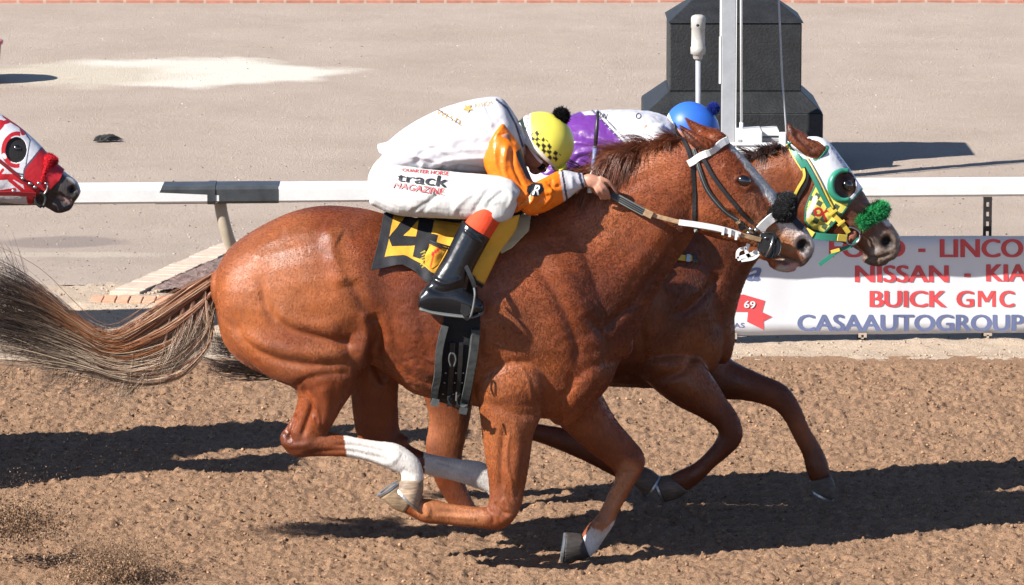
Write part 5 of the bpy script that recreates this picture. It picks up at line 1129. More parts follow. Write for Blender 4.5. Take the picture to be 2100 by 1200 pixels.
cloth_piece([[(778, 305, 838, 352, .150, 0), (828, 264, 880, 356, .168, 0), (888, 230, 932, 358, .180, 0), (945, 210, 985, 360, .19, 0), (1000, 199, 1030, 358, .198, 0), (1028, 202, 1050, 352, .19, 0), (1048, 224, 1066, 340, .16, 0), (1064, 250, 1076, 318, .10, 0)], [(774, 298, 786, 316, .11, 0), (800, 290, 812, 328, .13, 0)]], 'silks', M['cloth'], JK, torso_col, wr=.0015, seed=8, Y0=0,
 strokes=[([(820, 290), (870, 300), (930, 330)], 6, -.007), ([(880, 250), (900, 290), (960, 320)], 7, -.006), ([(940, 222), (950, 260), (990, 300)], 6, -.007), ([(985, 212), (1000, 245), (1010, 262)], 5, .007), ([(835, 320), (880, 325), (930, 345)], 4, .007), ([(850, 340), (870, 310), (900, 300)], 7, -.006), ([(870, 350), (910, 330), (1000, 322), (1040, 320)], 5, .006), ([(880, 358), (920, 345), (990, 345)], 5, -.007), ([(1000, 300), (960, 290), (930, 300)], 9, -.004), ([(1030, 240), (1010, 280), (1000, 300)], 8, -.005), ([(905, 352), (912, 335)], 4, -.006), ([(935, 354), (945, 337)], 4, -.005), ([(860, 350), (868, 335)], 4, .006)])
def slv_col(p, v):
    c = np.tile(ORG, (len(p), 1)); cuff = segdist(p, [(1150, 340), (1170, 420)])[0]; side = (p[:, 0] - 1152) * (410 - 345) - (p[:, 1] - 345) * (1163 - 1152)
    c = blend(c, (side > 0).astype(float), SW); c = blend(c, (np.abs(side) < 130).astype(float), [.03, .03, .05])
    c = blend(c, ((np.abs(side + 300) < 150)).astype(float), SW)
    c = blend(c, inpoly(p, [(1082, 382), (1096, 374), (1112, 376), (1116, 390), (1104, 403), (1088, 402), (1080, 392)]).astype(float), BLK)
    c = blend(c, inpoly(p, [(1058, 312), (1068, 304), (1076, 330), (1084, 350), (1090, 372), (1080, 366), (1068, 340), (1062, 328)]).astype(float), BLK)
    c = blend(c, (segdist(p, [(1188, 356), (1196, 384)])[0] < 3).astype(float), [.05, .05, .10]); return c
cloth_piece([[(997, 302, 1034, 252, .065, -.150), (991, 326, 1066, 298, .074, -.165), (1003, 366, 1079, 338, .070, -.182), (1026, 405, 1091, 368, .064, -.196), (1054, 436, 1100, 380, .060, -.205)],
             [(1050, 405, 1088, 378, .052, -.20), (1078, 440, 1102, 372, .058, -.202), (1108, 438, 1122, 362, .056, -.185), (1140, 424, 1142, 352, .052, -.165), (1165, 408, 1160, 350, .046, -.15), (1190, 388, 1182, 354, .034, -.138), (1199, 385, 1193, 355, .031, -.134)]],
 'sleeve', M['satin'], JK, slv_col, wr=.0025, seed=12, vox=.004, it=4, strokes=[([(1015, 300), (1020, 345), (1045, 395)], 5, .009), ([(1050, 300), (1055, 345), (1075, 385)], 4, -.008), ([(1072, 432), (1090, 412), (1096, 395)], 3.5, .009), ([(1062, 420), (1082, 405), (1092, 390)], 3.5, -.008), ([(1110, 425), (1128, 405), (1130, 385)], 4, .007), ([(1120, 370), (1135, 385), (1150, 380)], 4, -.006), ([(1020, 275), (1040, 280), (1058, 295)], 4, -.006), ([(1040, 290), (1035, 350), (1065, 415)], 6, .008), ([(1010, 340), (1040, 390), (1080, 420)], 6, -.005), ([(1100, 380), (1120, 395), (1140, 385)], 5, .007), ([(1095, 425), (1115, 400), (1110, 385)], 5, -.007), ([(1130, 365), (1135, 400)], 4, -.006), ([(1170, 360), (1175, 390)], 5, .005)])
cloth_piece([[(1066, 441, 1085, 405, .05, .16), (1100, 440, 1118, 402, .05, .08), (1140, 436, 1150, 398, .048, .03), (1180, 424, 1185, 392, .04, .0), (1205, 410, 1205, 386, .032, .0)], [(1000, 300, 1040, 262, .06, .15), (1020, 370, 1075, 345, .065, .19), (1050, 425, 1092, 390, .055, .19), (1075, 440, 1100, 402, .05, .14)]], 'sleeve', M['cloth'], JK, lambda p, v: np.tile(SW, (len(p), 1)), wr=.006, seed=15, strokes=[([(1090, 436), (1130, 420), (1180, 400)], 4, -.007), ([(1110, 438), (1150, 425), (1190, 408)], 4, .006)])
# embroidery and lettering on the clothes
def decal(txt, poly4, src, m, name, bold=.01, lift=.004, shear=0, par=None):
    """lettering laid on a garment: corner order bl, br, tr, tl in photo pixels; heavy type is three closely stacked layers"""
    v, f = text_mesh(txt, 0, shear, .12); u = (v - v.min(0)) / (v.max(0) - v.min(0)); b = bvh_of(src); q = np.array(poly4, float); g = Geo()
    for k in ((-1, 0, 1) if bold > 0 else (0,)):
        V = []
        for s, t in u:
            p = (1 - s) * (1 - t) * q[0] + s * (1 - t) * q[1] + s * t * q[2] + (1 - s) * t * q[3]; p = p + np.array([k * bold * 30, 0]); l, n_, k_ = hit(b, p[0], p[1], None); V.append(np.array(l + (CAM - l).normalized() * (lift + .0004 * k)) if k_ else W(p[0], p[1], -.2))
        g.add(V, f)
    return adopt(g.obj(name, m, smooth=False), par or JK)
decal('track', [(813, 371), (915, 384), (920, 361), (817, 355)], bre, M['dark_ink'], 'lettering', .032, lift=.006)
decal('MAGAZINE', [(805, 385), (909, 400), (913, 387), (810, 373)], bre, M['red_ink'], 'lettering', .011, lift=.006)
decal('QUARTER HORSE', [(824, 352), (918, 361), (921, 352), (826, 345)], bre, M['red_ink'], 'lettering', .008, lift=.006)
silk = [c for c in JK.children if c.name.startswith('silks')][0]
decal('WESTE', [(893, 232), (946, 258), (950, 249), (899, 223)], silk, M['gold_ink'], 'embroidery', -.01)
decal('RANCH', [(975, 222), (1010, 214), (1008, 206), (973, 213)], silk, M['gold_ink'], 'embroidery', -.01)
def star(cx_, cy_, r0, n, src, m, par, name='emblem', inner=.45, rot=.3):
    b = bvh_of(src); V = [cx_ + 0j * 0]; pts = [(cx_, cy_)] + [(cx_ + (r0 if k % 2 == 0 else r0 * inner) * math.cos(rot + k * math.pi / n), cy_ + (r0 if k % 2 == 0 else r0 * inner) * .8 * math.sin(rot + k * math.pi / n)) for k in range(2 * n)]
    V = []
    for x, y in pts: l, n_, k_ = hit(b, x, y, None); V.append(np.array(l + n_ * .005) if k_ else W(x, y, -.15))
    return adopt(mesh_obj(name, np.array(V), [(0, i + 1, (i + 1) % (2 * n) + 1) for i in range(2 * n)], m, smooth=False), par)
star(960, 224, 12, 5, silk, M['gold_ink'], JK)
slv = [c for c in JK.children if c.name.startswith('sleeve')][0]
decal('R', [(1092, 399), (1106, 401), (1107, 380), (1094, 379)], slv, M['white_ink'], 'badge_letter', .02, shear=.3)
# socks and boots
for s_ in (-1, 1):
    cloth_piece([[(977, 420, 1034, 440, .056, 0.263 * s_), (965, 440, 1018, 468, .053, 0.270 * s_), (950, 460, 1004, 492, .05, 0.275 * s_)]], 'sock', M['cloth'], JK, lambda p, v: np.tile([.78, .075, .025], (len(p), 1)), vox=.004, it=3)
    g = Geo()
    loft(g, [(948, 452, 1006, 489, .056, 0.279 * s_), (930, 488, 989, 520, .055, 0.286 * s_), (912, 524, 972, 552, .052, 0.295 * s_), (893, 556, 962, 580, .049, 0.304 * s_), (878, 580, 958, 600, .047, 0.308 * s_), (868, 602, 956, 618, .044, 0.310 * s_)], 0, n=24, cap=(.05, .3))
    loft(g, [(864, 598, 860, 632, .032, 0.315 * s_), (882, 580, 880, 640, .040, 0.315 * s_), (912, 575, 912, 643, .042, 0.315 * s_), (942, 586, 944, 646, .044, 0.320 * s_), (968, 603, 968, 648, .042, 0.320 * s_), (988, 616, 986, 644, .034, 0.320 * s_)], 0, n=20, cap=(.3, .4))
    bt = remesh(g, 'boot', .004, 4, M['boot']); adopt(bt, JK)
    if s_ < 0: sculpt(bt, [([(876, 590), (910, 600), (950, 590)], 5, -.006), ([(885, 570), (915, 582), (945, 572)], 5, .006), ([(950, 470), (990, 500)], 2.5, .004)])
    g = Geo(); v = verts_of(bt)
    loft(g, [(862, 628, 861, 637, .030, 0.315 * s_), (890, 636, 889, 644, .038, 0.315 * s_), (930, 642, 930, 650, .040, 0.320 * s_), (970, 644, 970, 652, .040, 0.320 * s_), (992, 634, 992, 643, .030, 0.320 * s_)], 0, n=14, cap=(.3, .3)); sl = g.obj('sole', M['rubber']); sl.parent = bt
# helmet with a tight yellow cover
HC = W(1111, 297, 0); AX = np.array(W(1152, 248, 0)) - np.array(W(1098, 312, 0)); AX[1] = 0; AX /= np.linalg.norm(AX)
def helmet(par, HC, AX, name, rx, rl, ry, colfn, back=.34, tiltY=0, m=None):
    """skull cap: AX points to the crown; the rim lies at -back*rl"""
    SX = np.cross(AX, [0, 1, 0]); SX /= np.linalg.norm(SX)     # towards the brow
    n, mlat = 120, 60; V = []; UV = []
    for i in range(mlat + 1):
        h = -back + (1 + back) * (i / mlat) ** .9 if False else math.sin(-math.asin(back) + (math.pi / 2 + math.asin(back)) * i / mlat)
        rad = math.sqrt(max(0, 1 - h * h)) ** .92
        for j in range(n):
            a = 2 * math.pi * j / n; V.append(HC + AX * rl * h + SX * rx * rad * math.cos(a) * (1.06 if math.cos(a) > 0 else 1.0) + np.array([0, 1, 0]) * ry * rad * math.sin(a)); UV.append((a, i / mlat))
    V = np.array(V); UV = np.array(UV); f = rings_faces(mlat + 1, n, cap=False) + [tuple(mlat * n + j for j in range(n))]
    o = mesh_obj(name, V, f, m or M['helmet'], None, cols=colfn(PX(V), V, UV)); s = o.modifiers.new('s', 'SOLIDIFY'); s.thickness = .008; s.offset = -1
    return adopt(o, par), SX
HY = np.array([.85, .74, .10])
def hel_col(p, v, uv):
    c = np.tile(HY, (len(p), 1)); q = p
    # chequered band along the rim
    A_, B_ = np.array([1086., 284.]), np.array([1137., 338.]); d = (B_ - A_) / np.linalg.norm(B_ - A_); nn = np.array([d[1], -d[0]])
    s = (q - A_) @ d; t = (q - A_) @ nn; near = v[:, 1] < 0
    i_, j_ = np.floor(s / 8.6), np.floor(t / 7.2); ck = ((i_ + j_) % 2 == 0) & (t > 1) & (t < 22.5) & (s > -2) & (s < 68) & near; c = blend(c, ck.astype(float), [.02, .02, .02])
    c = blend(c, ((t < 0) & near & (s > -3)).astype(float), [.78, .74, .62])
    # printed white and red strip over the back
    dd_, _ = segdist(q, [(1086, 228), (1084, 255), (1087, 290)]); lft = (q[:, 0] < 1081) & (s < 0); c = blend(c, lft.astype(float), [.84, .80, .50]); c = blend(c, (segdist(q, [(1060, 245), (1064, 270), (1080, 290)])[0] < 4).astype(float), [.8, .8, .78])
    c = blend(c, (dd_ < 4.5).astype(float), [.8, .76, .74]); c = blend(c, ((dd_ < 2.2) & (np.sin(q[:, 1] * .9) > -.2)).astype(float), [.7, .2, .22])
    return c
hm, SX = helmet(JK, HC + AX * .006, AX, 'helmet', .118, .117, .102, hel_col, .32)
def seam(name, pts, par, m, r=.0026):
    b = bvh_of(hm); P = []
    for x, y in cr(pts, 6): l, n_, k_ = hit(b, x, y, 0); P.append(l + n_ * .001)
    g = Geo(); tube(g, P, r, 6); o = g.obj(name, m); o.parent = hm; return o
M['seam'] = mat('yellow_seam', (.62, .50, .06), .5)
seam('seam', [(1162, 258), (1161, 290), (1150, 320), (1134, 337)], hm, M['seam']); seam('seam', [(1088, 280), (1115, 262), (1140, 247)], hm, M['seam'], .0012)
g = Geo(); loft(g, [(1138, 350, 1130, 338, .055, 0), (1150, 354, 1146, 336, .070, 0), (1164, 346, 1158, 330, .060, 0)], 0, n=18, cap=(.2, .2)); o = remesh(g, 'peak', .004, 4, M['helmet']); paint_all(o, lambda p, v: np.tile(HY * .95, (len(p), 1))); o.parent = hm
def pompom(name, px, py, Y, r, colr, hm_, seed):
    g = Geo(); ball(g, px, py, Y, r * .72, r * .72, r / 500 * .72); o = g.obj(name, M['fleece'], cols=np.tile(colr, (15 * 20, 1))); o.parent = hm_; c = W(px, py, Y); R0 = r / 500 * .66
    def f(r_): d = r_.normal(0, 1, 3); d /= np.linalg.norm(d); return c + d * R0, d
    fu = fur('pompom_pile', f, 2600, .0012, r / 500 * .38, colr, None, seed, m=M['fleece'])
    # one pompom: core and pile joined as a single mesh
    g2 = Geo(); g2.add(verts_of(o), [tuple(p.vertices) for p in o.data.polygons]); n1 = len(o.data.vertices); g2.add(verts_of(fu), [tuple(p.vertices) for p in fu.data.polygons])
    cc = np.empty(len(fu.data.vertices) * 4, np.float32); fu.data.color_attributes['Col'].data.foreach_get('color', cc)
    j = g2.obj(name, M['fleece'], cols=np.vstack([np.tile(colr, (n1, 1)), cc.reshape(-1, 4)[:, :3]])); j.parent = hm_
    bpy.data.objects.remove(o); bpy.data.objects.remove(fu); return j
pompom('pompom', 1151, 238, 0, 20, (.010, .010, .011), hm, 21)
# goggles strap and collar
ad(strap('goggle_strap', [(1064, 252), (1080, 292), (1100, 322), (1112, 334)], 6, M['white_vinyl'], None, None, -.088, loose=True, th=.004), JK)
g = Geo(); ball(g, 1084, 287, -.088, 7, 6, .012, 30); ad(g.obj('strap_clip', M['white_vinyl']), JK)
# goggles across the face
g = Geo(); loft(g, [(1112, 350, 1100, 338, .05, 0), (1120, 344, 1110, 330, .06, 0)], 0, n=14); adopt(g.obj('goggles', M['boot']), JK)
# stirrup iron
STR = thing('stirrup', 'metal stirrup iron round the black boot of the leading jockey', 'stirrup', tuple(W(970, 620, -.35)))
pts = [(970, 584, -.33), (974, 600, -.365), (972, 622, -.37), (966, 647, -.365), (958, 655, -.33), (950, 650, -.28)]
g = Geo(); tube(g, cr([W(*q) for q in pts], 5), .0048, 8); adopt(g.obj('bow', M['rubber']), STR)
g = Geo(); P0 = [W(x, y, -.368) for x, y in ((946, 622), (962, 628), (970, 640), (952, 652), (944, 640))]; g.add([q + np.array([0, d, 0]) for d in (0, .006) for q in P0], rings_faces(2, 5)); adopt(g.obj('tread', M['leather_black'], smooth=False), STR)
# whip held upright
WHP = thing('riding_whip', 'dark riding whip with a pale handle held upright in front of the purple silks', 'whip', tuple(W(1215, 350, -.06)))
g = Geo(); tube(g, [W(1226, 228, .02), W(1224, 262, .01), W(1221, 300, -.02)], np.array([.006, .009, .008]), 10); adopt(g.obj('shaft', M['leather_black']), WHP)
g = Geo(); tube(g, [W(1221, 300, -.02), W(1219, 325, -.03), W(1216, 348, -.05)], .0105, 10); adopt(g.obj('grip_band', M['blue_ink']), WHP)
g = Geo(); tube(g, [W(1216, 344, -.05), W(1213, 362, -.07), W(1209, 385, -.085), W(1209, 396, -.09)], np.array([.009, .010, .010, .011]), 10); adopt(g.obj('handle', M['white_vinyl']), WHP)
# ------------------------------------------------------------------ rider of the second horse
J2 = thing('person', 'jockey in purple and white silks with a blue helmet behind the number 4 horse', 'person', tuple(W(1250, 470, Y2)))
PUR = np.array([.145, .035, .26])
g = Geo()
ball(g, 1412, 262, Y2, 42, 38, .07, 30); ball(g, 1400, 285, Y2, 30, 24, .055, -20); ball(g, 1418, 303, Y2, 8, 6, .012, -40)
loft(g, [(1360, 250, 1360, 300, .06, 0), (1385, 255, 1380, 305, .055, 0), (1400, 262, 1395, 305, .05, 0)], Y2, n=14)
loft(g, [(1120, 320, 1140, 400, .11, 0), (1200, 255, 1215, 360, .13, 0), (1290, 245, 1300, 345, .14, 0), (1350, 250, 1355, 320, .12, 0)], Y2, n=14)
loft(g, [(1320, 260, 1355, 275, .04, -.16), (1345, 350, 1375, 350, .036, -.2), (1395, 400, 1405, 375, .03, -.16), (1450, 408, 1455, 388, .024, -.11), (1475, 405, 1475, 385, .022, -.10)], Y2, n=12)
for s_ in (-1, 1):
    loft(g, [(1120, 360, 1100, 430, .08, .1 * s_), (1230, 385, 1215, 445, .07, .2 * s_), (1310, 400, 1295, 450, .055, .26 * s_)], Y2, n=12)
    loft(g, [(1270, 420, 1315, 445, .05, .27 * s_), (1210, 520, 1250, 545, .042, .31 * s_), (1170, 590, 1215, 600, .036, .33 * s_), (1165, 610, 1250, 625, .03, .34 * s_)], Y2, n=12)
adopt(remesh(g, 'body', .006, 3, M['skin']), J2)
def t2c(p, v):
    c = np.tile(SW, (len(p), 1)); x = p[:, 0] - (1217 + (p[:, 1] - 230) * .95); c = blend(c, (x < 0).astype(float), PUR)
    for o_ in (1.5, 9): c = blend(c, (np.abs(x - o_ * 1.4) < 1.8).astype(float), [.015, .015, .03])
    c = blend(c, ((x > -24) & (x < -2) & (p[:, 1] < 236)).astype(float), SW)
    return c
cloth_piece([[(1105, 300, 1130, 420, .15, 0), (1150, 248, 1185, 405, .172, 0), (1205, 228, 1235, 392, .185, 0), (1270, 226, 1285, 375, .195, 0), (1330, 229, 1338, 350, .185, 0), (1365, 240, 1370, 330, .14, 0), (1385, 252, 1385, 312, .09, 0)]], 'silks', M['satin'], J2, t2c, Y0=Y2, wr=.006, seed=33,
 strokes=[([(1170, 290), (1215, 300), (1240, 330)], 5, 0.0044), ([(1175, 320), (1210, 310), (1260, 320)], 5, 0.0055), ([(1170, 345), (1190, 322), (1230, 320)], 5, -0.0055), ([(1190, 280), (1230, 290), (1260, 320)], 6, -0.0044), ([(1300, 260), (1340, 270), (1365, 290)], 7, -0.0033), ([(1270, 250), (1290, 290)], 8, 0.0028), ([(1180, 345), (1215, 338), (1240, 345)], 4, 0.0050)])
cloth_piece([[(1320, 262, 1362, 255, .06, -.15), (1330, 310, 1380, 300, .06, -.19), (1350, 365, 1392, 345, .055, -.2), (1380, 400, 1410, 366, .05, -.18), (1440, 412, 1450, 380, .04, -.12)]], 'sleeve', M['satin'], J2, lambda p, v: np.tile(SW, (len(p), 1)), Y0=Y2, wr=.006, seed=35)
cloth_piece([[(1320, 262, 1362, 255, .06, .15), (1330, 310, 1380, 300, .06, .19), (1350, 365, 1392, 345, .055, .2), (1380, 400, 1410, 366, .05, .18), (1440, 412, 1450, 380, .04, .12)]], 'sleeve', M['satin'], J2, lambda p, v: np.tile(SW, (len(p), 1)), Y0=Y2, wr=.006, seed=36)
brc = []
for s_ in (-1, 1): brc += [[(1110, 350, 1085, 430, .10, .10 * s_), (1180, 362, 1150, 448, .10, .16 * s_), (1260, 375, 1240, 455, .085, .23 * s_), (1325, 395, 1300, 452, .065, .265 * s_)], [(1262, 400, 1325, 432, .066, .27 * s_), (1245, 440, 1300, 468, .058, .28 * s_)]]
cloth_piece(brc, 'breeches', M['breeches'], J2, bre_col, balls=[(1110, 390, Y2, 55, 58, .165)], Y0=Y2, wr=.004, seed=41)
for s_ in (-1, 1):
    g = Geo(); loft(g, [(1236, 455, 1292, 485, .056, .29 * s_), (1200, 520, 1262, 548, .05, .315 * s_), (1172, 575, 1248, 598, .046, .335 * s_), (1165, 600, 1246, 612, .042, .34 * s_)], Y2, n=18, cap=(.05, .3)); loft(g, [(1155, 592, 1152, 626, .032, .345 * s_), (1200, 580, 1200, 638, .042, .35 * s_), (1255, 605, 1255, 640, .04, .35 * s_), (1275, 615, 1273, 638, .03, .35 * s_)], Y2, n=16)
    adopt(remesh(g, 'boot', .006, 4, M['boot']), J2)
def hel2_col(p, v, uv):
    c = np.tile([.035, .15, .62], (len(p), 1)); d, _ = segdist(p, [(1370, 228), (1385, 262), (1396, 292)]); x = p[:, 0] - (1372 + (p[:, 1] - 228) * .42)
    c = blend(c, (x < 0).astype(float), [.72, .76, .84]); c = blend(c, ((x < -12) & (x > -22)).astype(float), [.06, .2, .6]); c = blend(c, ((x < -26) & (np.sin(p[:, 1]) > .3)).astype(float), [.6, .12, .12]); return c
HC2 = W(1421, 264, Y2); AX2 = np.array(W(1450, 232, Y2)) - np.array(W(1405, 282, Y2)); AX2[1] = 0; AX2 /= np.linalg.norm(AX2)
hm2, SX2 = helmet(J2, HC2, AX2, 'helmet', .108, .098, .094, hel2_col, .34)
pompom('pompom', 1463, 223, Y2, 14, (.02, .04, .28), hm2, 24)
o = strap('helmet_strap', [(1378, 232), (1386, 262), (1395, 292), (1402, 312)], 5, M['leather_black'], None, bvh_of(hm2), Y2 - .09, .003, .004); o.parent = hm2
silk2 = [c for c in J2.children if c.name.startswith('silks')][0]
decal('O', [(1303, 243), (1314, 244), (1316, 233), (1305, 231)], silk2, M['dark_ink'], 'lettering', -.02, par=J2); decal('UN', [(1228, 240), (1243, 244), (1246, 234), (1232, 231)], silk2, M['dark_ink'], 'lettering', -.02, par=J2)
SD2 = thing('saddle', 'black saddle under the jockey in purple and white silks', 'saddle', tuple(W(1180, 470, Y2)))
def s2t(p, v): return inpoly(p, [(1080, 430), (1300, 430), (1290, 480), (1260, 540), (1160, 540), (1090, 480)])
adopt(shell(body2, 'seat', s2t, lambda p, v: np.tile([.012, .012, .013], (len(p), 1)), M['cloth'], None, .03, 0, thick=.02), SD2)

# ------------------------------------------------------------------ hood and bridle of the second horse
HOOD = [(1654, 286), (1668, 279), (1686, 276), (1700, 283), (1714, 300), (1745, 345), (1769, 388), (1748, 412), (1724, 446), (1692, 478), (1664, 470), (1649, 452), (1651, 425), (1658, 405), (1671, 378), (1660, 345), (1640, 322), (1617, 296), (1615, 286), (1632, 300), (1655, 320), (1675, 327), (1694, 305), (1678, 292)]
def in_eye2(p): return ((p[:, 0] - 1732) / 21.5) ** 2 + ((p[:, 1] - 380) / 27) ** 2
def hood_test(p, v): return inpoly(p, HOOD) & (in_eye2(p) > 1)
GRN = np.array([.035, .26, .17])
def hood_col(p, v):
    c = np.tile([.80, .80, .84], (len(p), 1)); d, _ = segdist(p, HOOD[6:18]); low = (p[:, 1] - 375) - (p[:, 0] - 1665) * .52 > 0
    c = blend(c, low.astype(float), [.80, .72, .14]); u = (p[:, 0] * .8 + p[:, 1]) / 15; w_ = (p[:, 1] - p[:, 0] * .9) / 15
    u = (p[:, 0] + p[:, 1] * .6) / 13; w_ = (p[:, 1] - p[:, 0] * .6) / 13; ck = low & ((np.floor(u) + np.floor(w_)) % 2 == 0) & (np.floor(w_) % 3 != 0); c = blend(c, ck.astype(float), [.08, .12, .07])
    c = blend(c, (segdist(p, [(1656, 442), (1668, 418), (1672, 405)])[0] < 5).astype(float) * low, [.75, .74, .72])
    c = blend(c, ((np.abs(np.hypot(p[:, 0] - 1678, (p[:, 1] - 434)) - 7) < 2.6) | (segdist(p, [(1684, 430), (1695, 452)])[0] < 2.6) | (segdist(p, [(1682, 440), (1698, 430)])[0] < 2.4)).astype(float), [.55, .03, .03])
    c = blend(c, (d < 4).astype(float), GRN * .8); e = in_eye2(p); c = blend(c, ((e < 1.25) & (p[:, 0] > 1722)).astype(float), [.75, .75, .8])
    c = blend(c, (segdist(p, [(1672, 326), (1688, 314), (1694, 305)])[0] < 5).astype(float), GRN)
    dd_, _ = segdist(p, [(1706, 300), (1730, 336), (1752, 372)]); pr = (dd_ < 7) & (fbm(v, 160, 1, 5) > .05); c = blend(c, pr.astype(float) * .8, [.22, .20, .42]); return c
HD = thing('blinker_hood', 'white hood with a green eye cup and yellow chequered cheek on the second horse', 'hood', tuple(W(1700, 380, Y2)))
adopt(shell(body2, 'mask', hood_test, hood_col, M['lycra'], None, .007, 2), HD)
# half cup round the eye
g = Geo(); rr = []; l, n_, k_ = hit(bv2, 1712, 392, Y2); 
for a in np.linspace(R(70), R(295), 26):
    ca, sa = math.cos(a), math.sin(a); i0 = np.array([1732 + 21 * ca, 380 - 26 * sa]); o0 = np.array([1731 + 35 * ca, 381 - 37 * sa])
    yb = []
    for q in (i0, o0): l, n_, k_ = hit(bv2, q[0], q[1], Y2 - .05); yb.append(l.y)
    rr += [W(*i0, yb[0] - .03), W(*((i0 + o0) / 2), (yb[0] + yb[1]) / 2 - .036), W(*o0, yb[1] - .008), W(*o0, yb[1] + .01), W(*i0, yb[0] + .005)]
g.add(rr, rings_faces(26, 5)); M['cup'] = mat('green_cup', tuple(GRN), .35); adopt(g.obj('eye_cup', M['cup']), HD)
BR2 = thing('bridle', 'green and yellow webbing bridle with a green brush noseband on the second horse', 'bridle', tuple(W(1740, 450, Y2)))
def st2(name, pts, w_, m, off=.012, **k): return adopt(strap(name, pts, w_, m, None, bv2, Y2 - .07, off, .005, **k), BR2)
st2('crown_strap', [(1617, 293), (1634, 320), (1648, 345)], 12, M['green_strap']); st2('crown_piping', [(1613, 296), (1630, 325), (1645, 350)], 2.5, M['yellow_strap'], .014)
st2('cheek_strap', [(1648, 328), (1664, 355), (1684, 395), (1702, 428)], 9, M['green_strap'], .014); st2('cheek_piping', [(1655, 322), (1676, 360), (1697, 405), (1708, 425)], 2.2, M['yellow_strap'], .016)
st2('throat_strap', [(1648, 346), (1650, 362), (1640, 380), (1628, 400), (1620, 410)], 6, M['yellow_strap']); st2('throat_strap', [(1656, 350), (1652, 375), (1640, 395), (1628, 420)], 10, M['leather_black'], .008)
st2('cheek_strap', [(1700, 425), (1712, 440), (1726, 456), (1740, 474)], 11, M['yellow_strap'], .016)
for x, y in ((1708, 433), (1724, 454)): st2('keeper', [(x - 6, y + 5), (x + 7, y - 5)], 5, M['yellow_strap'], .022)
adopt(strap('rein', [(1640, 470, Y2 - .1), (1668, 483, Y2 - .12), (1700, 487, Y2 - .12), (1736, 489, Y2 - .10)], 15, M['green_strap'], None, None, loose=True, th=.006, Y=Y2), BR2)
adopt(strap('rein_joint', [(1652, 472, Y2 - .118), (1668, 482, Y2 - .125)], 13, M['yellow_strap'], None, None, loose=True, th=.006, Y=Y2), BR2)
adopt(strap('rein_joint', [(1718, 487, Y2 - .128), (1736, 489, Y2 - .115)], 15, M['yellow_strap'], None, None, loose=True, th=.006, Y=Y2), BR2)
g = Geo(); q = [W(x, y, Y2 - .085) for x, y in ((1737, 470), (1745, 466), (1762, 475), (1762, 492), (1748, 502), (1736, 496), (1737, 470))]; tube(g, cr(q, 4), .005, 8); adopt(g.obj('bit_ring', M['steel']), BR2)
g = Geo(); ball(g, 1748, 484, Y2 - .075, 10, 13, .012, -20); adopt(g.obj('bit', mat('rusty_bit', (.30, .10, .06), .6, bump=[(90, .004)])), BR2)
adopt(strap('lower_strap', [(1762, 490, Y2 - .08), (1745, 505, Y2 - .085), (1720, 513, Y2 - .08), (1700, 528, Y2 - .07), (1680, 543, Y2 - .07)], 9, M['green_strap'], None, None, loose=True, th=.006, Y=Y2), BR2)
adopt(strap('tie', [(1704, 517, Y2 - .095), (1722, 512, Y2 - .095)], 7, M['yellow_strap'], None, None, loose=True, th=.006, Y=Y2), BR2)
M['green_fur'] = mat('green_pile', attr=True, rough=.6)
A = W(1763, 455, Y2 - .06); B = W(1814, 427, Y2 + .0)
g = Geo(); tube(g, [A + (B - A) * t for t in np.linspace(0, 1, 6)], .026, 12); nr_ = g.obj('noseband_core', M['green_strap']); adopt(nr_, BR2)
f_ = fur('noseband_brush', roll_fn(A - (B - A) * .06, B + (B - A) * .06, .026, .03), 7000, .0011, .022, (.02, .36, .10), None, 31, (.4, 1.5), M['green_fur']); f_.parent = nr_
st2('breast_buckle', [(1384, 528), (1400, 530), (1424, 531)], 13, M['yellow_strap']); st2('buckle_plate', [(1404, 530), (1412, 531)], 17, M['steel'], .018); st2('buckle_plate', [(1417, 531), (1425, 532)], 18, M['leather_black'], .017)

# ------------------------------------------------------------------ hood and tack of the third horse
HD3 = thing('blinker_hood', 'red and white hood with a large eye hole on the dark grey horse', 'hood', tuple(W(20, 320, Y3)))
RED = np.array([.55, .02, .03])
POL3 = [(-100, 200), (0, 225), (50, 258), (84, 300), (130, 350), (124, 368), (104, 388), (70, 402), (66, 425), (-110, 425)]
def in_eye3(p): return ((p[:, 0] - 33) / 21) ** 2 + ((p[:, 1] - 308) / 25) ** 2
def h3t(p, v): return inpoly(p, POL3) & (in_eye3(p) > 1)
def h3c(p, v):
    c = np.tile([.78, .78, .82], (len(p), 1)); x, y = p[:, 0], p[:, 1]
    def L(poly, wd, cc=RED): nonlocal c; c = blend(c, (segdist(p, poly)[0] < wd).astype(float), cc)
    L([(8, 240), (22, 250), (42, 262), (46, 275)], 5); L([(0, 256), (20, 250)], 4); L([(-60, 320), (-20, 280), (0, 256)], 8)
    c = blend(c, inpoly(p, [(84, 304), (50, 342), (48, 380), (60, 425), (140, 425), (140, 340)]).astype(float), RED)
    e = in_eye3(p); c = blend(c, ((e > 1.0) & (e < 2.1) & (x < 40)).astype(float), RED); c = blend(c, ((e < 1.25) & (x > 22)).astype(float), [.8, .8, .8]); L([(8, 318), (10, 322)], 4, [.8, .8, .8])
    L([(-40, 372), (0, 362), (30, 362), (48, 372)], 6); L([(-40, 350), (0, 356), (6, 348)], 3); L([(20, 368), (60, 400)], 4); L([(84, 304), (50, 346), (46, 372)], 1.6, [.10, .10, .14]); L([(42, 264), (60, 290), (52, 345)], 1.2, [.12, .12, .2]); L([(0, 330), (20, 350), (48, 358)], 1.5, [.1, .1, .14])
    L([(0, 392), (30, 388)], 4); return c
adopt(shell(body3, 'mask', h3t, h3c, M['lycra'], None, .008, 2), HD3)
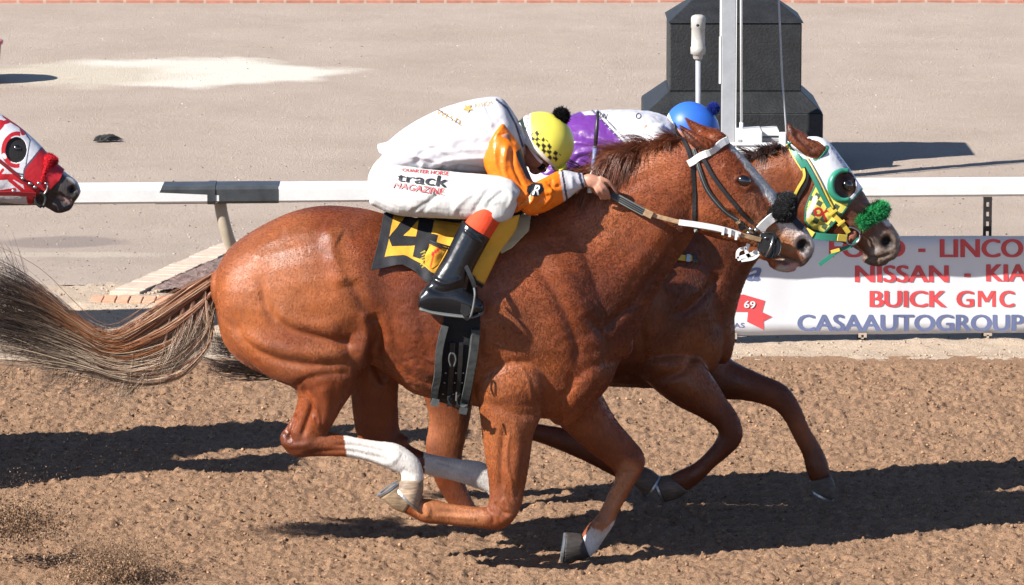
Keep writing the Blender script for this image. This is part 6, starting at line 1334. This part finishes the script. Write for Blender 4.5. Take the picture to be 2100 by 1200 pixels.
BR3 = thing('bridle', 'dark red webbing bridle with a red fleece noseband on the dark grey horse', 'bridle', tuple(W(60, 380, Y3)))
def st3(name, pts, w_, m, off=.014): return adopt(strap(name, pts, w_, m, None, bv3, Y3 - .06, off, .006), BR3)
st3('cheek_strap', [(-10, 322), (10, 338), (32, 356), (52, 372), (66, 384)], 8, M['red_strap']); st3('rein', [(-60, 392), (0, 392), (40, 393), (74, 396)], 11, M['red_strap'], .02)
g = Geo(); q = [W(x, y, Y3 - .085) for x, y in ((92, 376), (98, 378), (96, 390), (90, 399))]; tube(g, cr(q, 4), .005, 8); adopt(g.obj('bit_ring', M['steel']), BR3)
for x, y in ((47, 366), (62, 377), (72, 384), (80, 376), (28, 392)): l, n_, k_ = hit(bv3, x, y, Y3 - .06); g = Geo(); ball(g, x, y, l.y - .02, 4.5, 3.5, .005); adopt(g.obj('buckle', M['steel']), BR3)
g = Geo(); tube(g, cr([W(x, y, Y3 - .07) for x, y in ((72, 396), (74, 415), (88, 424), (94, 405), (82, 392))], 4), .008, 8); adopt(g.obj('chin_strap', M['leather_black']), BR3)
g = Geo(); loft(g, [(88, 318, 118, 332, .07, 0), (82, 340, 106, 352, .072, 0), (76, 366, 98, 376, .06, -.02)], Y3, n=24, cap=(.4, .4)); nb3 = remesh(g, 'noseband_roll', .004, 3, M['fleece']); set_cols(nb3.data, np.tile(RED * 1.1, (len(nb3.data.vertices), 1))); adopt(nb3, BR3)
v3, n3 = verts_of(nb3), normals_of(nb3); f_ = fur('noseband_pile', lambda r: (lambda i: (v3[i] - n3[i] * .001, n3[i]))(r.integers(0, len(v3))), 5000, .0009, .009, tuple(RED * 1.3), None, 43, m=M['fleece']); f_.parent = nb3
# its rider is the same build as the leading one
def copy_tree(o, parent=None):
    c = o.copy(); col.objects.link(c)
    if parent is not None: c.parent = parent; c.matrix_parent_inverse = o.matrix_parent_inverse.copy()
    for ch in o.children: copy_tree(ch, c)
    return c
J3 = copy_tree(JK); a = W(1525, 371, 0); b = W(33, 308, Y3); dv = (np.array(b) - np.array(a)); s_ = .93
J3.scale = (s_, s_, s_); hh = np.array(JK.location); J3.location = tuple(np.array(b) + (hh - np.array(a)) * s_)
tag(J3, 'jockey riding the dark grey horse, just outside the left edge of the picture', 'person')

# a fourth runner follows close by, wholly outside the frame: only its shadow is seen
for src, lab in ((H_THREE, 'dark grey race horse following outside the frame, its shadow on the dirt at left'), (HD3, 'red and white hood on the following dark grey horse outside the frame'), (BR3, 'dark red webbing bridle on the following dark grey horse outside the frame'), (J3, 'jockey riding the following dark grey horse outside the frame')):
    c = copy_tree(src); c.location = Vector(src.location) + Vector((-.75, -.74, 0)); c['label'] = lab

# ------------------------------------------------------------------ dirt thrown up by the hooves
def spray(name, blobs, label, seed):
    r = np.random.default_rng(seed); V = []; Fc = []; cc = []; n = 0
    tet = np.array([(1, 0, -.6), (-.6, .8, -.5), (-.6, -.8, -.5), (0, 0, 1)]) 
    for (px, py, Y, sx, sz, sy, N, smin, smax, dirn) in blobs:
        for i in range(N):
            a, b_ = r.normal(0, 1), r.normal(0, 1); x = px + sx * a + dirn * b_ * sz; y = py + sz * b_; p = W(x, y, Y + r.normal(0, sy))
            if p[2] < 0: p[2] = abs(p[2]) * .3 + .01
            s = smin + (smax - smin) * r.random() ** 4; v = tet * s * r.uniform(.6, 1.3, (4, 1)); th = r.uniform(0, 6.3); c_, s_ = math.cos(th), math.sin(th)
            v = np.stack([v[:, 0] * c_ - v[:, 2] * s_, v[:, 1], v[:, 0] * s_ + v[:, 2] * c_], 1) + p; V.append(v); Fc += [(n, n + 1, n + 2), (n, n + 3, n + 1), (n + 1, n + 3, n + 2), (n + 2, n + 3, n)]; n += 4
            cc.append(np.tile(np.array([.33, .205, .125]) * r.uniform(.6, 1.3), (4, 1)))
    o = mesh_obj(name, np.vstack(V), Fc, M['stone'], None, False, np.vstack(cc)); tag(o, label, None, kind='stuff'); return o
spray('flying_dirt', [(225, 1150, -.30, 52, 27, .08, 9000, .001, .005, .4), (250, 1125, -.25, 75, 34, .12, 3500, .0012, .005, .3), (225, 1180, -.35, 55, 20, .08, 4500, .001, .006, 0), (238, 1168, -.32, 34, 17, .08, 7000, .001, .005, 0)], 'burst of loose dirt kicked up in the lower left foreground', 51)
spray('flying_dirt', [(25, 1068, -.05, 55, 22, .07, 8000, .0015, .008, 0), (60, 1040, 0, 60, 34, .12, 2500, .001, .004, 0)], 'burst of loose dirt kicked up at the left edge of the picture', 52)
spray('flying_dirt', [(150, 950, .35, 170, 60, .25, 900, .0008, .0024, 0), (280, 940, .4, 150, 50, .3, 400, .0008, .002, 0)], 'fine specks of dirt in the air over the shadow at the left', 53)
